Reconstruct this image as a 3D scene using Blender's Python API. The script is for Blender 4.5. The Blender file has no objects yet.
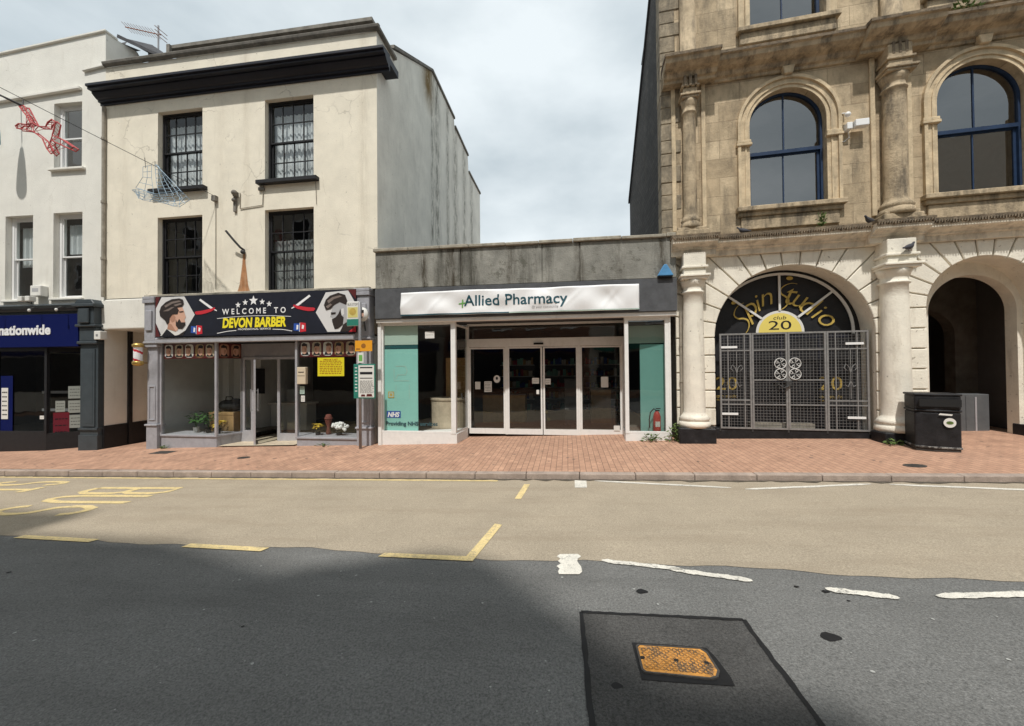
import bpy, bmesh, math, random
from mathutils import Vector, Matrix
R = math.radians
rnd = random.Random(7)
scene = bpy.context.scene
COL = scene.collection

# ------------------------------------------------------------------ camera, world, sun, exposure
EYE = 1.65
yaw, pitch, roll = R(8.0), R(0.73), R(0.5)
f = Vector((-math.sin(yaw)*math.cos(pitch), math.cos(yaw)*math.cos(pitch), math.sin(pitch)))
r0 = Vector((math.cos(yaw), math.sin(yaw), 0)); u0 = r0.cross(f)
rv = r0*math.cos(roll) - u0*math.sin(roll); uv = rv.cross(f)
cam = bpy.data.cameras.new('camera'); cam.sensor_width = 36; cam.sensor_fit = 'HORIZONTAL'
cam.lens = 36*390/1024; cam.clip_end = 600; cam.clip_start = .05
camo = bpy.data.objects.new('camera', cam); COL.objects.link(camo)
camo.matrix_world = Matrix(((rv.x, uv.x, -f.x, 0), (rv.y, uv.y, -f.y, 0), (rv.z, uv.z, -f.z, EYE), (0, 0, 0, 1)))
scene.camera = camo
scene.view_settings.view_transform = 'Standard'; scene.view_settings.look = 'None'
scene.view_settings.exposure = 0.68; scene.view_settings.gamma = 1.0
SUN_EL, SUN_AZ = R(60), R(4)          # behind the camera, a little to its left
to_sun = Vector((-math.sin(SUN_AZ)*math.cos(SUN_EL), -math.cos(SUN_AZ)*math.cos(SUN_EL), math.sin(SUN_EL)))
sun = bpy.data.lights.new('sun', 'SUN'); sun.energy = 2.3; sun.angle = R(1.4); sun.color = (1.0, .965, .91)
suno = bpy.data.objects.new('sun', sun); COL.objects.link(suno)
suno.rotation_euler = (-to_sun).to_track_quat('-Z', 'Y').to_euler(); suno.location = (0, 0, 40)
world = bpy.data.worlds.new('World'); scene.world = world; world.use_nodes = True
wn = world.node_tree; wn.nodes.clear()
def N(t, kind, **kw):
    n = t.nodes.new(kind)
    for k, v in kw.items(): setattr(n, k, v)
    return n
def setin(n, **kw):
    for k, v in kw.items(): n.inputs[k.replace('_', ' ')].default_value = v
out = N(wn, 'ShaderNodeOutputWorld'); bg = N(wn, 'ShaderNodeBackground')
sky = N(wn, 'ShaderNodeTexSky', sky_type='NISHITA'); sky.sun_disc = False
sky.sun_elevation = SUN_EL; sky.sun_rotation = math.atan2(to_sun.x, to_sun.y); sky.air_density = 1.2; sky.dust_density = 2
tc = N(wn, 'ShaderNodeTexCoord')
mp = N(wn, 'ShaderNodeMapping'); mp.inputs['Scale'].default_value = (1, 1, 2.2)
n1 = N(wn, 'ShaderNodeTexNoise'); setin(n1, Scale=1.3, Detail=6, Roughness=.55, Distortion=.3)
n2 = N(wn, 'ShaderNodeTexNoise'); setin(n2, Scale=2.1, Detail=6, Roughness=.52)
wn.links.new(tc.outputs['Generated'], mp.inputs['Vector'])
wn.links.new(mp.outputs[0], n1.inputs['Vector']); wn.links.new(mp.outputs[0], n2.inputs['Vector'])
cr1 = N(wn, 'ShaderNodeValToRGB'); cr1.color_ramp.elements[0].position = .1; cr1.color_ramp.elements[1].position = .4
cr2 = N(wn, 'ShaderNodeValToRGB')                       # cloud greys, in units of the background strength
cr2.color_ramp.elements[0].position = .36; cr2.color_ramp.elements[0].color = (.295, .338, .365, 1)
cr2.color_ramp.elements[1].position = .64; cr2.color_ramp.elements[1].color = (.45, .488, .508, 1)
mul = N(wn, 'ShaderNodeMix', data_type='RGBA', blend_type='MULTIPLY'); mul.inputs[0].default_value = 1
mul.inputs[7].default_value = (10, 10, 10, 1)
mix = N(wn, 'ShaderNodeMix', data_type='RGBA')
wn.links.new(n1.outputs[0], cr1.inputs[0]); wn.links.new(n2.outputs[0], cr2.inputs[0])
wn.links.new(cr2.outputs[0], mul.inputs[6])
wn.links.new(cr1.outputs[0], mix.inputs[0]); wn.links.new(sky.outputs[0], mix.inputs[6]); wn.links.new(mul.outputs[2], mix.inputs[7])
wn.links.new(mix.outputs[2], bg.inputs[0]); bg.inputs[1].default_value = 0.12
wn.links.new(bg.outputs[0], out.inputs[0])

# ------------------------------------------------------------------ helpers
def tag(o, label=None, cat=None, group=None, kind=None):
    if label: o['label'] = label
    if cat: o['category'] = cat
    if group: o['group'] = group
    if kind: o['kind'] = kind
    return o
ABS = {}
def root(name, label, cat, loc=(0, 0, 0), rz=0, group=None, absz=None):
    o = bpy.data.objects.new(name, None); COL.objects.link(o); o.empty_display_size = .3
    o.location = loc; o.rotation_euler = (0, 0, rz)
    if absz: ABS[o] = absz              # children keep the street's own coordinates: their origin is shifted back by this much
    return tag(o, label, cat, group)
class MB:
    """collects shapes, then links them as ONE mesh object"""
    def __init__(s): s.v = []; s.f = []; s.m = []; s.mi = 0; s.sm = []; s.smooth = False
    def face(s, idx): s.f.append(tuple(idx)); s.m.append(s.mi); s.sm.append(s.smooth)
    def add(s, verts, faces):
        b = len(s.v); s.v += [tuple(p) for p in verts]
        for q in faces: s.face([b+i for i in q])
        return s
    def box(s, x0, x1, y0, y1, z0, z1):
        return s.add([(x0,y0,z0),(x1,y0,z0),(x1,y1,z0),(x0,y1,z0),(x0,y0,z1),(x1,y0,z1),(x1,y1,z1),(x0,y1,z1)],
                     [(0,3,2,1),(4,5,6,7),(0,1,5,4),(1,2,6,5),(2,3,7,6),(3,0,4,7)])
    def quad(s, *p): return s.add(p, [tuple(range(len(p)))])
    def prism(s, pts, y0, y1):            # polygon in x,z (counter-clockwise seen from -y) pushed from y0 to y1
        n = len(pts)
        return s.add([(x,y0,z) for x,z in pts]+[(x,y1,z) for x,z in pts],
                     [tuple(range(n)), tuple(range(2*n-1, n-1, -1))]+[((i+1)%n, i, n+i, n+(i+1)%n) for i in range(n)])
    def hprism(s, pts, z0, z1):           # polygon in x,y
        n = len(pts)
        return s.add([(x,y,z0) for x,y in pts]+[(x,y,z1) for x,y in pts],
                     [tuple(range(n-1,-1,-1)), tuple(range(n, 2*n))]+[(i, (i+1)%n, n+(i+1)%n, n+i) for i in range(n)])
    def sprism(s, pts, x0, x1):           # polygon in y,z pushed along x
        n = len(pts)
        return s.add([(x0,y,z) for y,z in pts]+[(x1,y,z) for y,z in pts],
                     [tuple(range(n-1,-1,-1)), tuple(range(n, 2*n))]+[(i, (i+1)%n, n+(i+1)%n, n+i) for i in range(n)])
    def tube(s, pts, r, n=8, closed=False):
        pts = [Vector(p) for p in pts]; rings = []; m = len(pts)
        rr = r if isinstance(r, (list, tuple)) else [r]*m
        prev = None
        for i, p in enumerate(pts):
            a = pts[(i-1) % m] if (i or closed) else p
            c = pts[(i+1) % m] if (i < m-1 or closed) else p
            t = (c-a).normalized()
            q = prev if prev is not None else (Vector((0,0,1)) if abs(t.z) < .9 else Vector((1,0,0)))
            n1 = (q - t*q.dot(t))
            if n1.length < 1e-6: n1 = t.orthogonal()
            n1.normalize(); prev = n1; n2 = t.cross(n1)
            rings.append([p+(n1*math.cos(2*math.pi*k/n)+n2*math.sin(2*math.pi*k/n))*rr[i] for k in range(n)])
        b = len(s.v); s.v += [tuple(p) for ring in rings for p in ring]
        for i in range(m if closed else m-1):
            j = (i+1) % m
            for k in range(n):
                s.face([b+i*n+k, b+i*n+(k+1)%n, b+j*n+(k+1)%n, b+j*n+k])
        if not closed:
            s.face([b+k for k in range(n-1,-1,-1)]); s.face([b+(m-1)*n+k for k in range(n)])
        return s
    def lathe(s, prof, cx=0, cy=0, n=24, sx=1, sy=1):
        b = len(s.v)
        for r, z in prof:
            for k in range(n): s.v.append((cx+sx*r*math.cos(2*math.pi*k/n), cy+sy*r*math.sin(2*math.pi*k/n), z))
        for i in range(len(prof)-1):
            for k in range(n): s.face([b+i*n+k, b+i*n+(k+1)%n, b+(i+1)*n+(k+1)%n, b+(i+1)*n+k])
        s.face([b+k for k in range(n-1,-1,-1)]); s.face([b+(len(prof)-1)*n+k for k in range(n)])
        return s
    def flat(s, pts, y): return s.add([(x, y, z) for x, z in pts], [tuple(range(len(pts)))])
    def ribbon(s, pts, w, y, closed=False):  # flat stroke in x,z
        m = len(pts); L = []; Q = []
        ww = w if isinstance(w, (list, tuple)) else [w]*m
        for i in range(m):
            a = pts[max(i-1,0)] if not closed else pts[(i-1)%m]; c = pts[min(i+1,m-1)] if not closed else pts[(i+1)%m]
            dx, dz = c[0]-a[0], c[1]-a[1]; l = math.hypot(dx,dz) or 1
            L.append((pts[i][0]-dz/l*ww[i]/2, y, pts[i][1]+dx/l*ww[i]/2)); Q.append((pts[i][0]+dz/l*ww[i]/2, y, pts[i][1]-dx/l*ww[i]/2))
        b = len(s.v); s.v += L+Q
        for i in range(m if closed else m-1):
            j = (i+1) % m
            s.face([b+i, b+m+i, b+m+j, b+j])
        return s
    def ball(s, c, r, n=10, k=7):
        rx, ry, rz = r if isinstance(r, (tuple, list)) else (r, r, r)
        b = len(s.v)
        for i in range(k+1):
            t = math.pi*i/k - math.pi/2
            for j in range(n):
                s.v.append((c[0]+rx*math.cos(t)*math.cos(2*math.pi*j/n), c[1]+ry*math.cos(t)*math.sin(2*math.pi*j/n), c[2]+rz*math.sin(t)))
        for i in range(k):
            for j in range(n): s.face([b+i*n+j, b+i*n+(j+1)%n, b+(i+1)*n+(j+1)%n, b+(i+1)*n+j])
        return s
    def build(s, name, mats, parent=None, bevel=0, loc=None, seg=1):
        me = bpy.data.meshes.new(name); me.from_pydata(s.v, [], s.f); me.update()
        for m in (mats if isinstance(mats, (list, tuple)) else [mats]): me.materials.append(m)
        me.polygons.foreach_set('material_index', s.m); me.polygons.foreach_set('use_smooth', s.sm)
        o = bpy.data.objects.new(name, me); COL.objects.link(o)
        if parent:
            o.parent = parent
            if parent in ABS: o.location = ABS[parent]
        if loc: o.location = loc
        if bevel:
            b = o.modifiers.new('bevel', 'BEVEL'); b.width = bevel; b.segments = seg; b.limit_method = 'ANGLE'; b.angle_limit = R(40)
        return o
_glyph = {}
def glyphs(txt, shear=0, bold=0, ext=0):
    key = (txt, shear, bold, ext)
    if key not in _glyph:
        c = bpy.data.curves.new('lettering', 'FONT'); c.body = txt; c.shear = shear; c.offset = bold; c.extrude = ext; c.resolution_u = 3
        o = bpy.data.objects.new('lettering', c); COL.objects.link(o)
        bpy.context.view_layer.update()
        e = o.evaluated_get(bpy.context.evaluated_depsgraph_get()); me = e.to_mesh()
        _glyph[key] = ([tuple(v.co) for v in me.vertices], [tuple(p.vertices) for p in me.polygons])
        e.to_mesh_clear(); bpy.data.objects.remove(o); bpy.data.curves.remove(c)
    return _glyph[key]
def text(mb, txt, x0, z0, y, w=None, h=None, shear=0, bold=0, ext=0, rot=0, space=0, center=False):
    """lettering on the plane y, lower left at x0,z0, scaled to width w and / or cap height h"""
    if space:                                 # widely spaced capitals
        out_v, out_f, adv = [], [], 0
        for ch in txt:
            if ch == ' ': adv += .45+space; continue
            v, fc = glyphs(ch, shear, bold, ext); mn = min(p[0] for p in v); mx = max(p[0] for p in v)
            b = len(out_v); out_v += [(p[0]-mn+adv, p[1], p[2]) for p in v]; out_f += [tuple(b+i for i in q) for q in fc]
            adv += mx-mn+space
        v, fc = out_v, out_f
    else: v, fc = glyphs(txt, shear, bold, ext)
    mnx = min(p[0] for p in v); mxx = max(p[0] for p in v); mny = 0 if not center else min(p[1] for p in v); mxy = max(p[1] for p in v)
    sx = (w/(mxx-mnx)) if w else None; sz = (h/(mxy-mny)) if h else None
    sx = sx or sz; sz = sz or sx
    ca, sa = math.cos(rot), math.sin(rot); P = []
    ox = (mxx-mnx)*sx/2 if center else 0; oz = (mxy-mny)*sz/2 if center else 0
    for p in v:
        a, b2 = (p[0]-mnx)*sx-ox, (p[1]-mny)*sz-oz
        P.append((x0+a*ca-b2*sa, y-p[2], z0+a*sa+b2*ca))
    mb.add(P, fc); return (mxx-mnx)*sx
def arc(cx, cz, r, a0, a1, n): return [(cx+r*math.cos(R(a0+(a1-a0)*i/n)), cz+r*math.sin(R(a0+(a1-a0)*i/n))) for i in range(n+1)]
def wall_grid(mb, x0, x1, z0, z1, holes, t, y=0):
    """wall sheet at y with rectangular openings and reveals t deep"""
    xs = sorted({x0, x1, *[h[0] for h in holes], *[h[1] for h in holes]}); zs = sorted({z0, z1, *[h[2] for h in holes], *[h[3] for h in holes]})
    for a, b in zip(xs, xs[1:]):
        for c, d in zip(zs, zs[1:]):
            mx, mz = (a+b)/2, (c+d)/2
            if any(h[0] < mx < h[1] and h[2] < mz < h[3] for h in holes): continue
            mb.quad((a,y,c),(b,y,c),(b,y,d),(a,y,d))
    for a, b, c, d in holes:
        mb.quad((a,y,c),(a,y,d),(a,y+t,d),(a,y+t,c)); mb.quad((b,y,d),(b,y,c),(b,y+t,c),(b,y+t,d))
        mb.quad((a,y,d),(b,y,d),(b,y+t,d),(a,y+t,d)); mb.quad((a,y+t,c),(b,y+t,c),(b,y,c),(a,y,c))
def arch_wall(mb, x0, x1, z0, z1, cx, zb, zs, r, t, y=0, n=28):
    """wall sheet with one round-headed opening (bottom zb, springing zs, radius r), reveal t deep"""
    P = [(cx-r, zb)] + arc(cx, zs, r, 180, 0, n) + [(cx+r, zb)]
    mb.quad((x0,y,z0),(cx-r,y,z0),(cx-r,y,zs),(x0,y,zs)); mb.quad((cx+r,y,z0),(x1,y,z0),(x1,y,zs),(cx+r,y,zs))
    mb.quad((x0,y,zs),(cx-r,y,zs),(cx-r,y,z1),(x0,y,z1)); mb.quad((cx+r,y,zs),(x1,y,zs),(x1,y,z1),(cx+r,y,z1))
    if zb > z0: mb.quad((cx-r,y,z0),(cx+r,y,z0),(cx+r,y,zb),(cx-r,y,zb))
    A = arc(cx, zs, r, 180, 0, n)
    for a, b in zip(A, A[1:]): mb.quad((a[0],y,a[1]),(b[0],y,b[1]),(b[0],y,z1),(a[0],y,z1))
    for a, b in zip(P, P[1:]): mb.quad((b[0],y,b[1]),(a[0],y,a[1]),(a[0],y+t,a[1]),(b[0],y+t,b[1]))
    if zb > z0: mb.quad((cx-r,y,zb),(cx+r,y,zb),(cx+r,y+t,zb),(cx-r,y+t,zb))
def clip(poly, ax, lim, keep_less):
    o = []
    for i in range(len(poly)):
        a, b = poly[i-1], poly[i]; ia = (a[ax] <= lim) == keep_less or a[ax] == lim; ib = (b[ax] <= lim) == keep_less or b[ax] == lim
        if ia != ib:
            t = (lim-a[ax])/(b[ax]-a[ax]); o.append(tuple(a[k]+(b[k]-a[k])*t for k in range(2)))
        if ib: o.append(b)
    return o
def mould(mb, prof, x0, x1):
    """cornice: profile [(projection, z)] from bottom to top run along x with returned ends"""
    p = [(0.0, prof[0][1])] + [(-a, z) for a, z in prof] + [(0.0, prof[-1][1])]
    mb.sprism(p, x0, x1)

# ------------------------------------------------------------------ materials
def mat(name, col, rough=.85, var=.0, scale=4, bump=0, bscale=60, metal=0, streak=0, streak_col=(.1,.09,.07), sscale=(5,5,.35), spec=.3, spots=0, spot_col=(.12,.1,.08), speck=0, thr=.56, pits=0, cracks=0, wear=0, wear_col=(.12,.12,.118), wthr=.52, wscale=16):
    m = bpy.data.materials.new(name); m.use_nodes = True; t = m.node_tree; p = t.nodes['Principled BSDF']
    p.inputs['Roughness'].default_value = rough; p.inputs['Metallic'].default_value = metal; p.inputs['Specular IOR Level'].default_value = spec
    p.inputs['Base Color'].default_value = (*col, 1)
    if not (var or bump or streak or spots or speck or wear): return m
    co = N(t, 'ShaderNodeTexCoord'); cur = None
    def link(a, b): t.links.new(a, b)
    base = N(t, 'ShaderNodeRGB'); base.outputs[0].default_value = (*col, 1); cur = base.outputs[0]
    if var:
        nz = N(t, 'ShaderNodeTexNoise'); setin(nz, Scale=scale, Detail=8, Roughness=.65); link(co.outputs['Object'], nz.inputs['Vector'])
        mr = N(t, 'ShaderNodeMapRange'); setin(mr, From_Min=.3, From_Max=.7, To_Min=1-var, To_Max=1+var); link(nz.outputs[0], mr.inputs[0])
        mx = N(t, 'ShaderNodeVectorMath', operation='SCALE'); link(cur, mx.inputs[0]); link(mr.outputs[0], mx.inputs['Scale']); cur = mx.outputs[0]
    if speck:
        nz = N(t, 'ShaderNodeTexNoise'); setin(nz, Scale=70, Detail=4, Roughness=.85); link(co.outputs['Object'], nz.inputs['Vector'])
        mr = N(t, 'ShaderNodeMapRange'); setin(mr, From_Min=.3, From_Max=.7, To_Min=1-speck, To_Max=1+speck); link(nz.outputs[0], mr.inputs[0])
        mx = N(t, 'ShaderNodeVectorMath', operation='SCALE'); link(cur, mx.inputs[0]); link(mr.outputs[0], mx.inputs['Scale']); cur = mx.outputs[0]
    if streak:
        mpn = N(t, 'ShaderNodeMapping'); mpn.inputs['Scale'].default_value = sscale; link(co.outputs['Object'], mpn.inputs[0])
        nz = N(t, 'ShaderNodeTexNoise'); setin(nz, Scale=1, Detail=7, Roughness=.7); link(mpn.outputs[0], nz.inputs['Vector'])
        mr = N(t, 'ShaderNodeMapRange'); setin(mr, From_Min=thr, From_Max=thr+.2, To_Min=0, To_Max=streak); link(nz.outputs[0], mr.inputs[0])
        mx = N(t, 'ShaderNodeMix', data_type='RGBA'); link(mr.outputs[0], mx.inputs[0]); link(cur, mx.inputs[6]); mx.inputs[7].default_value = (*streak_col, 1); cur = mx.outputs[2]
    if spots:
        nz = N(t, 'ShaderNodeTexNoise'); setin(nz, Scale=7, Detail=6, Roughness=.75); link(co.outputs['Object'], nz.inputs['Vector'])
        mr = N(t, 'ShaderNodeMapRange'); setin(mr, From_Min=.64, From_Max=.70, To_Min=0, To_Max=spots); link(nz.outputs[0], mr.inputs[0])
        mx = N(t, 'ShaderNodeMix', data_type='RGBA'); link(mr.outputs[0], mx.inputs[0]); link(cur, mx.inputs[6]); mx.inputs[7].default_value = (*spot_col, 1); cur = mx.outputs[2]
    if wear:
        nz = N(t, 'ShaderNodeTexNoise'); setin(nz, Scale=wscale, Detail=9, Roughness=.82); link(co.outputs['Object'], nz.inputs['Vector'])
        mr = N(t, 'ShaderNodeMapRange'); setin(mr, From_Min=wthr, From_Max=wthr+.05, To_Min=0, To_Max=wear); link(nz.outputs[0], mr.inputs[0])
        mx = N(t, 'ShaderNodeMix', data_type='RGBA'); link(mr.outputs[0], mx.inputs[0]); link(cur, mx.inputs[6]); mx.inputs[7].default_value = (*wear_col,1); cur = mx.outputs[2]
    if cracks:
        wv = N(t, 'ShaderNodeTexNoise'); setin(wv, Scale=3, Detail=4); link(co.outputs['Object'], wv.inputs['Vector'])
        ad = N(t, 'ShaderNodeMix', data_type='RGBA', blend_type='ADD'); ad.inputs[0].default_value = .35; link(co.outputs['Object'], ad.inputs[6]); link(wv.outputs['Color'], ad.inputs[7])
        vo = N(t, 'ShaderNodeTexVoronoi', feature='DISTANCE_TO_EDGE'); setin(vo, Scale=.75); link(ad.outputs[2], vo.inputs['Vector'])
        m1 = N(t, 'ShaderNodeMapRange'); setin(m1, From_Min=.002, From_Max=.009, To_Min=1, To_Max=0); link(vo.outputs[0], m1.inputs[0])
        nm = N(t, 'ShaderNodeTexNoise'); setin(nm, Scale=.9, Detail=2); link(co.outputs['Object'], nm.inputs['Vector'])
        m2 = N(t, 'ShaderNodeMapRange'); setin(m2, From_Min=.5, From_Max=.6, To_Min=0, To_Max=cracks); link(nm.outputs[0], m2.inputs[0])
        mm_ = N(t, 'ShaderNodeMath', operation='MULTIPLY'); link(m1.outputs[0], mm_.inputs[0]); link(m2.outputs[0], mm_.inputs[1])
        mx = N(t, 'ShaderNodeMix', data_type='RGBA'); link(mm_.outputs[0], mx.inputs[0]); link(cur, mx.inputs[6]); mx.inputs[7].default_value = (.3,.26,.2,1); cur = mx.outputs[2]
    if pits:
        nz = N(t, 'ShaderNodeTexNoise'); setin(nz, Scale=11, Detail=3, Roughness=.6); link(co.outputs['Object'], nz.inputs['Vector'])
        mr = N(t, 'ShaderNodeMapRange'); setin(mr, From_Min=.685, From_Max=.71, To_Min=0, To_Max=pits); link(nz.outputs[0], mr.inputs[0])
        mx = N(t, 'ShaderNodeMix', data_type='RGBA'); link(mr.outputs[0], mx.inputs[0]); link(cur, mx.inputs[6]); mx.inputs[7].default_value = (.24,.2,.15,1); cur = mx.outputs[2]
    link(cur, p.inputs['Base Color'])
    if bump:
        nz = N(t, 'ShaderNodeTexNoise'); setin(nz, Scale=bscale, Detail=5, Roughness=.6); link(co.outputs['Object'], nz.inputs['Vector'])
        bp = N(t, 'ShaderNodeBump'); setin(bp, Strength=bump, Distance=.02); link(nz.outputs[0], bp.inputs['Height']); link(bp.outputs[0], p.inputs['Normal'])
    return m
def schlick(t, f0):
    lw = N(t, 'ShaderNodeLayerWeight'); lw.inputs['Blend'].default_value = .5
    pw = N(t, 'ShaderNodeMath', operation='POWER'); pw.inputs[1].default_value = 5; t.links.new(lw.outputs['Facing'], pw.inputs[0])
    ma = N(t, 'ShaderNodeMath', operation='MULTIPLY_ADD'); ma.inputs[1].default_value = 1-f0; ma.inputs[2].default_value = f0; t.links.new(pw.outputs[0], ma.inputs[0])
    return ma
def glass(name, refl_ior=1.5, tint=(.9,.93,.92), rough=0.0):
    m = bpy.data.materials.new(name); m.use_nodes = True; t = m.node_tree; t.nodes.clear()
    o = N(t, 'ShaderNodeOutputMaterial'); mx = N(t, 'ShaderNodeMixShader'); f0 = ((refl_ior-1)/(refl_ior+1))**2; fr = schlick(t, f0)
    tr = N(t, 'ShaderNodeBsdfTransparent'); tr.inputs[0].default_value = (*tint, 1); gl = N(t, 'ShaderNodeBsdfGlossy'); gl.inputs['Roughness'].default_value = rough
    co = N(t, 'ShaderNodeTexCoord'); nz = N(t, 'ShaderNodeTexNoise'); setin(nz, Scale=2.2, Detail=1); bp = N(t, 'ShaderNodeBump'); setin(bp, Strength=.12, Distance=.02)
    t.links.new(co.outputs['Object'], nz.inputs[0]); t.links.new(nz.outputs[0], bp.inputs['Height']); t.links.new(bp.outputs[0], gl.inputs['Normal'])
    t.links.new(fr.outputs[0], mx.inputs[0]); t.links.new(tr.outputs[0], mx.inputs[1]); t.links.new(gl.outputs[0], mx.inputs[2]); t.links.new(mx.outputs[0], o.inputs[0])
    return m
def stone_mat(name, c1, c2, mortar, bw, bh, msize=.006, rough=.9, var=.25, streak=.6, swap=False, off=.5, bump=.5, dirt=(.10,.085,.065), thr=.54, mbump=True):
    """coursed stone or brick laid out in object space"""
    m = bpy.data.materials.new(name); m.use_nodes = True; t = m.node_tree; p = t.nodes['Principled BSDF']; p.inputs['Roughness'].default_value = rough; p.inputs['Specular IOR Level'].default_value = .25
    co = N(t, 'ShaderNodeTexCoord'); sp = N(t, 'ShaderNodeSeparateXYZ'); cb = N(t, 'ShaderNodeCombineXYZ'); L = t.links.new
    L(co.outputs['Object'], sp.inputs[0])
    if swap: L(sp.outputs[1], cb.inputs[0]); L(sp.outputs[0], cb.inputs[1])
    else:
        ad = N(t, 'ShaderNodeMath', operation='ADD'); L(sp.outputs[0], ad.inputs[0]); L(sp.outputs[1], ad.inputs[1]); L(ad.outputs[0], cb.inputs[0]); L(sp.outputs[2], cb.inputs[1])
    br = N(t, 'ShaderNodeTexBrick'); br.offset = off; setin(br, Scale=1.0, Mortar_Size=msize, Mortar_Smooth=.2, Bias=0.0, Brick_Width=bw, Row_Height=bh, Color1=(*c1,1), Color2=(*c2,1), Mortar=(*mortar,1))
    L(cb.outputs[0], br.inputs['Vector']); cur = br.outputs[0]
    nz = N(t, 'ShaderNodeTexNoise'); setin(nz, Scale=2.2, Detail=9, Roughness=.7); L(co.outputs['Object'], nz.inputs[0])
    mr = N(t, 'ShaderNodeMapRange'); setin(mr, From_Min=.3, From_Max=.7, To_Min=1-var, To_Max=1+var); L(nz.outputs[0], mr.inputs[0])
    mx = N(t, 'ShaderNodeVectorMath', operation='SCALE'); L(cur, mx.inputs[0]); L(mr.outputs[0], mx.inputs['Scale']); cur = mx.outputs[0]
    if streak:
        mpn = N(t, 'ShaderNodeMapping'); mpn.inputs['Scale'].default_value = (2.2,2.2,.55); L(co.outputs['Object'], mpn.inputs[0])
        n3 = N(t, 'ShaderNodeTexNoise'); setin(n3, Scale=1, Detail=9, Roughness=.75); L(mpn.outputs[0], n3.inputs[0])
        m3 = N(t, 'ShaderNodeMapRange'); setin(m3, From_Min=thr, From_Max=thr+.18, To_Min=0, To_Max=streak); L(n3.outputs[0], m3.inputs[0])
        x3 = N(t, 'ShaderNodeMix', data_type='RGBA'); L(m3.outputs[0], x3.inputs[0]); L(cur, x3.inputs[6]); x3.inputs[7].default_value = (*dirt,1); cur = x3.outputs[2]
    L(cur, p.inputs['Base Color'])
    n4 = N(t, 'ShaderNodeTexNoise'); setin(n4, Scale=25, Detail=6, Roughness=.7); L(co.outputs['Object'], n4.inputs[0])
    b1 = N(t, 'ShaderNodeBump'); setin(b1, Strength=bump, Distance=.03); L(n4.outputs[0], b1.inputs['Height'])
    if mbump:
        b2 = N(t, 'ShaderNodeBump', invert=True); setin(b2, Strength=.7, Distance=.006); L(br.outputs['Fac'], b2.inputs['Height']); L(b1.outputs[0], b2.inputs['Normal']); L(b2.outputs[0], p.inputs['Normal'])
    else: L(b1.outputs[0], p.inputs['Normal'])
    return m
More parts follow.
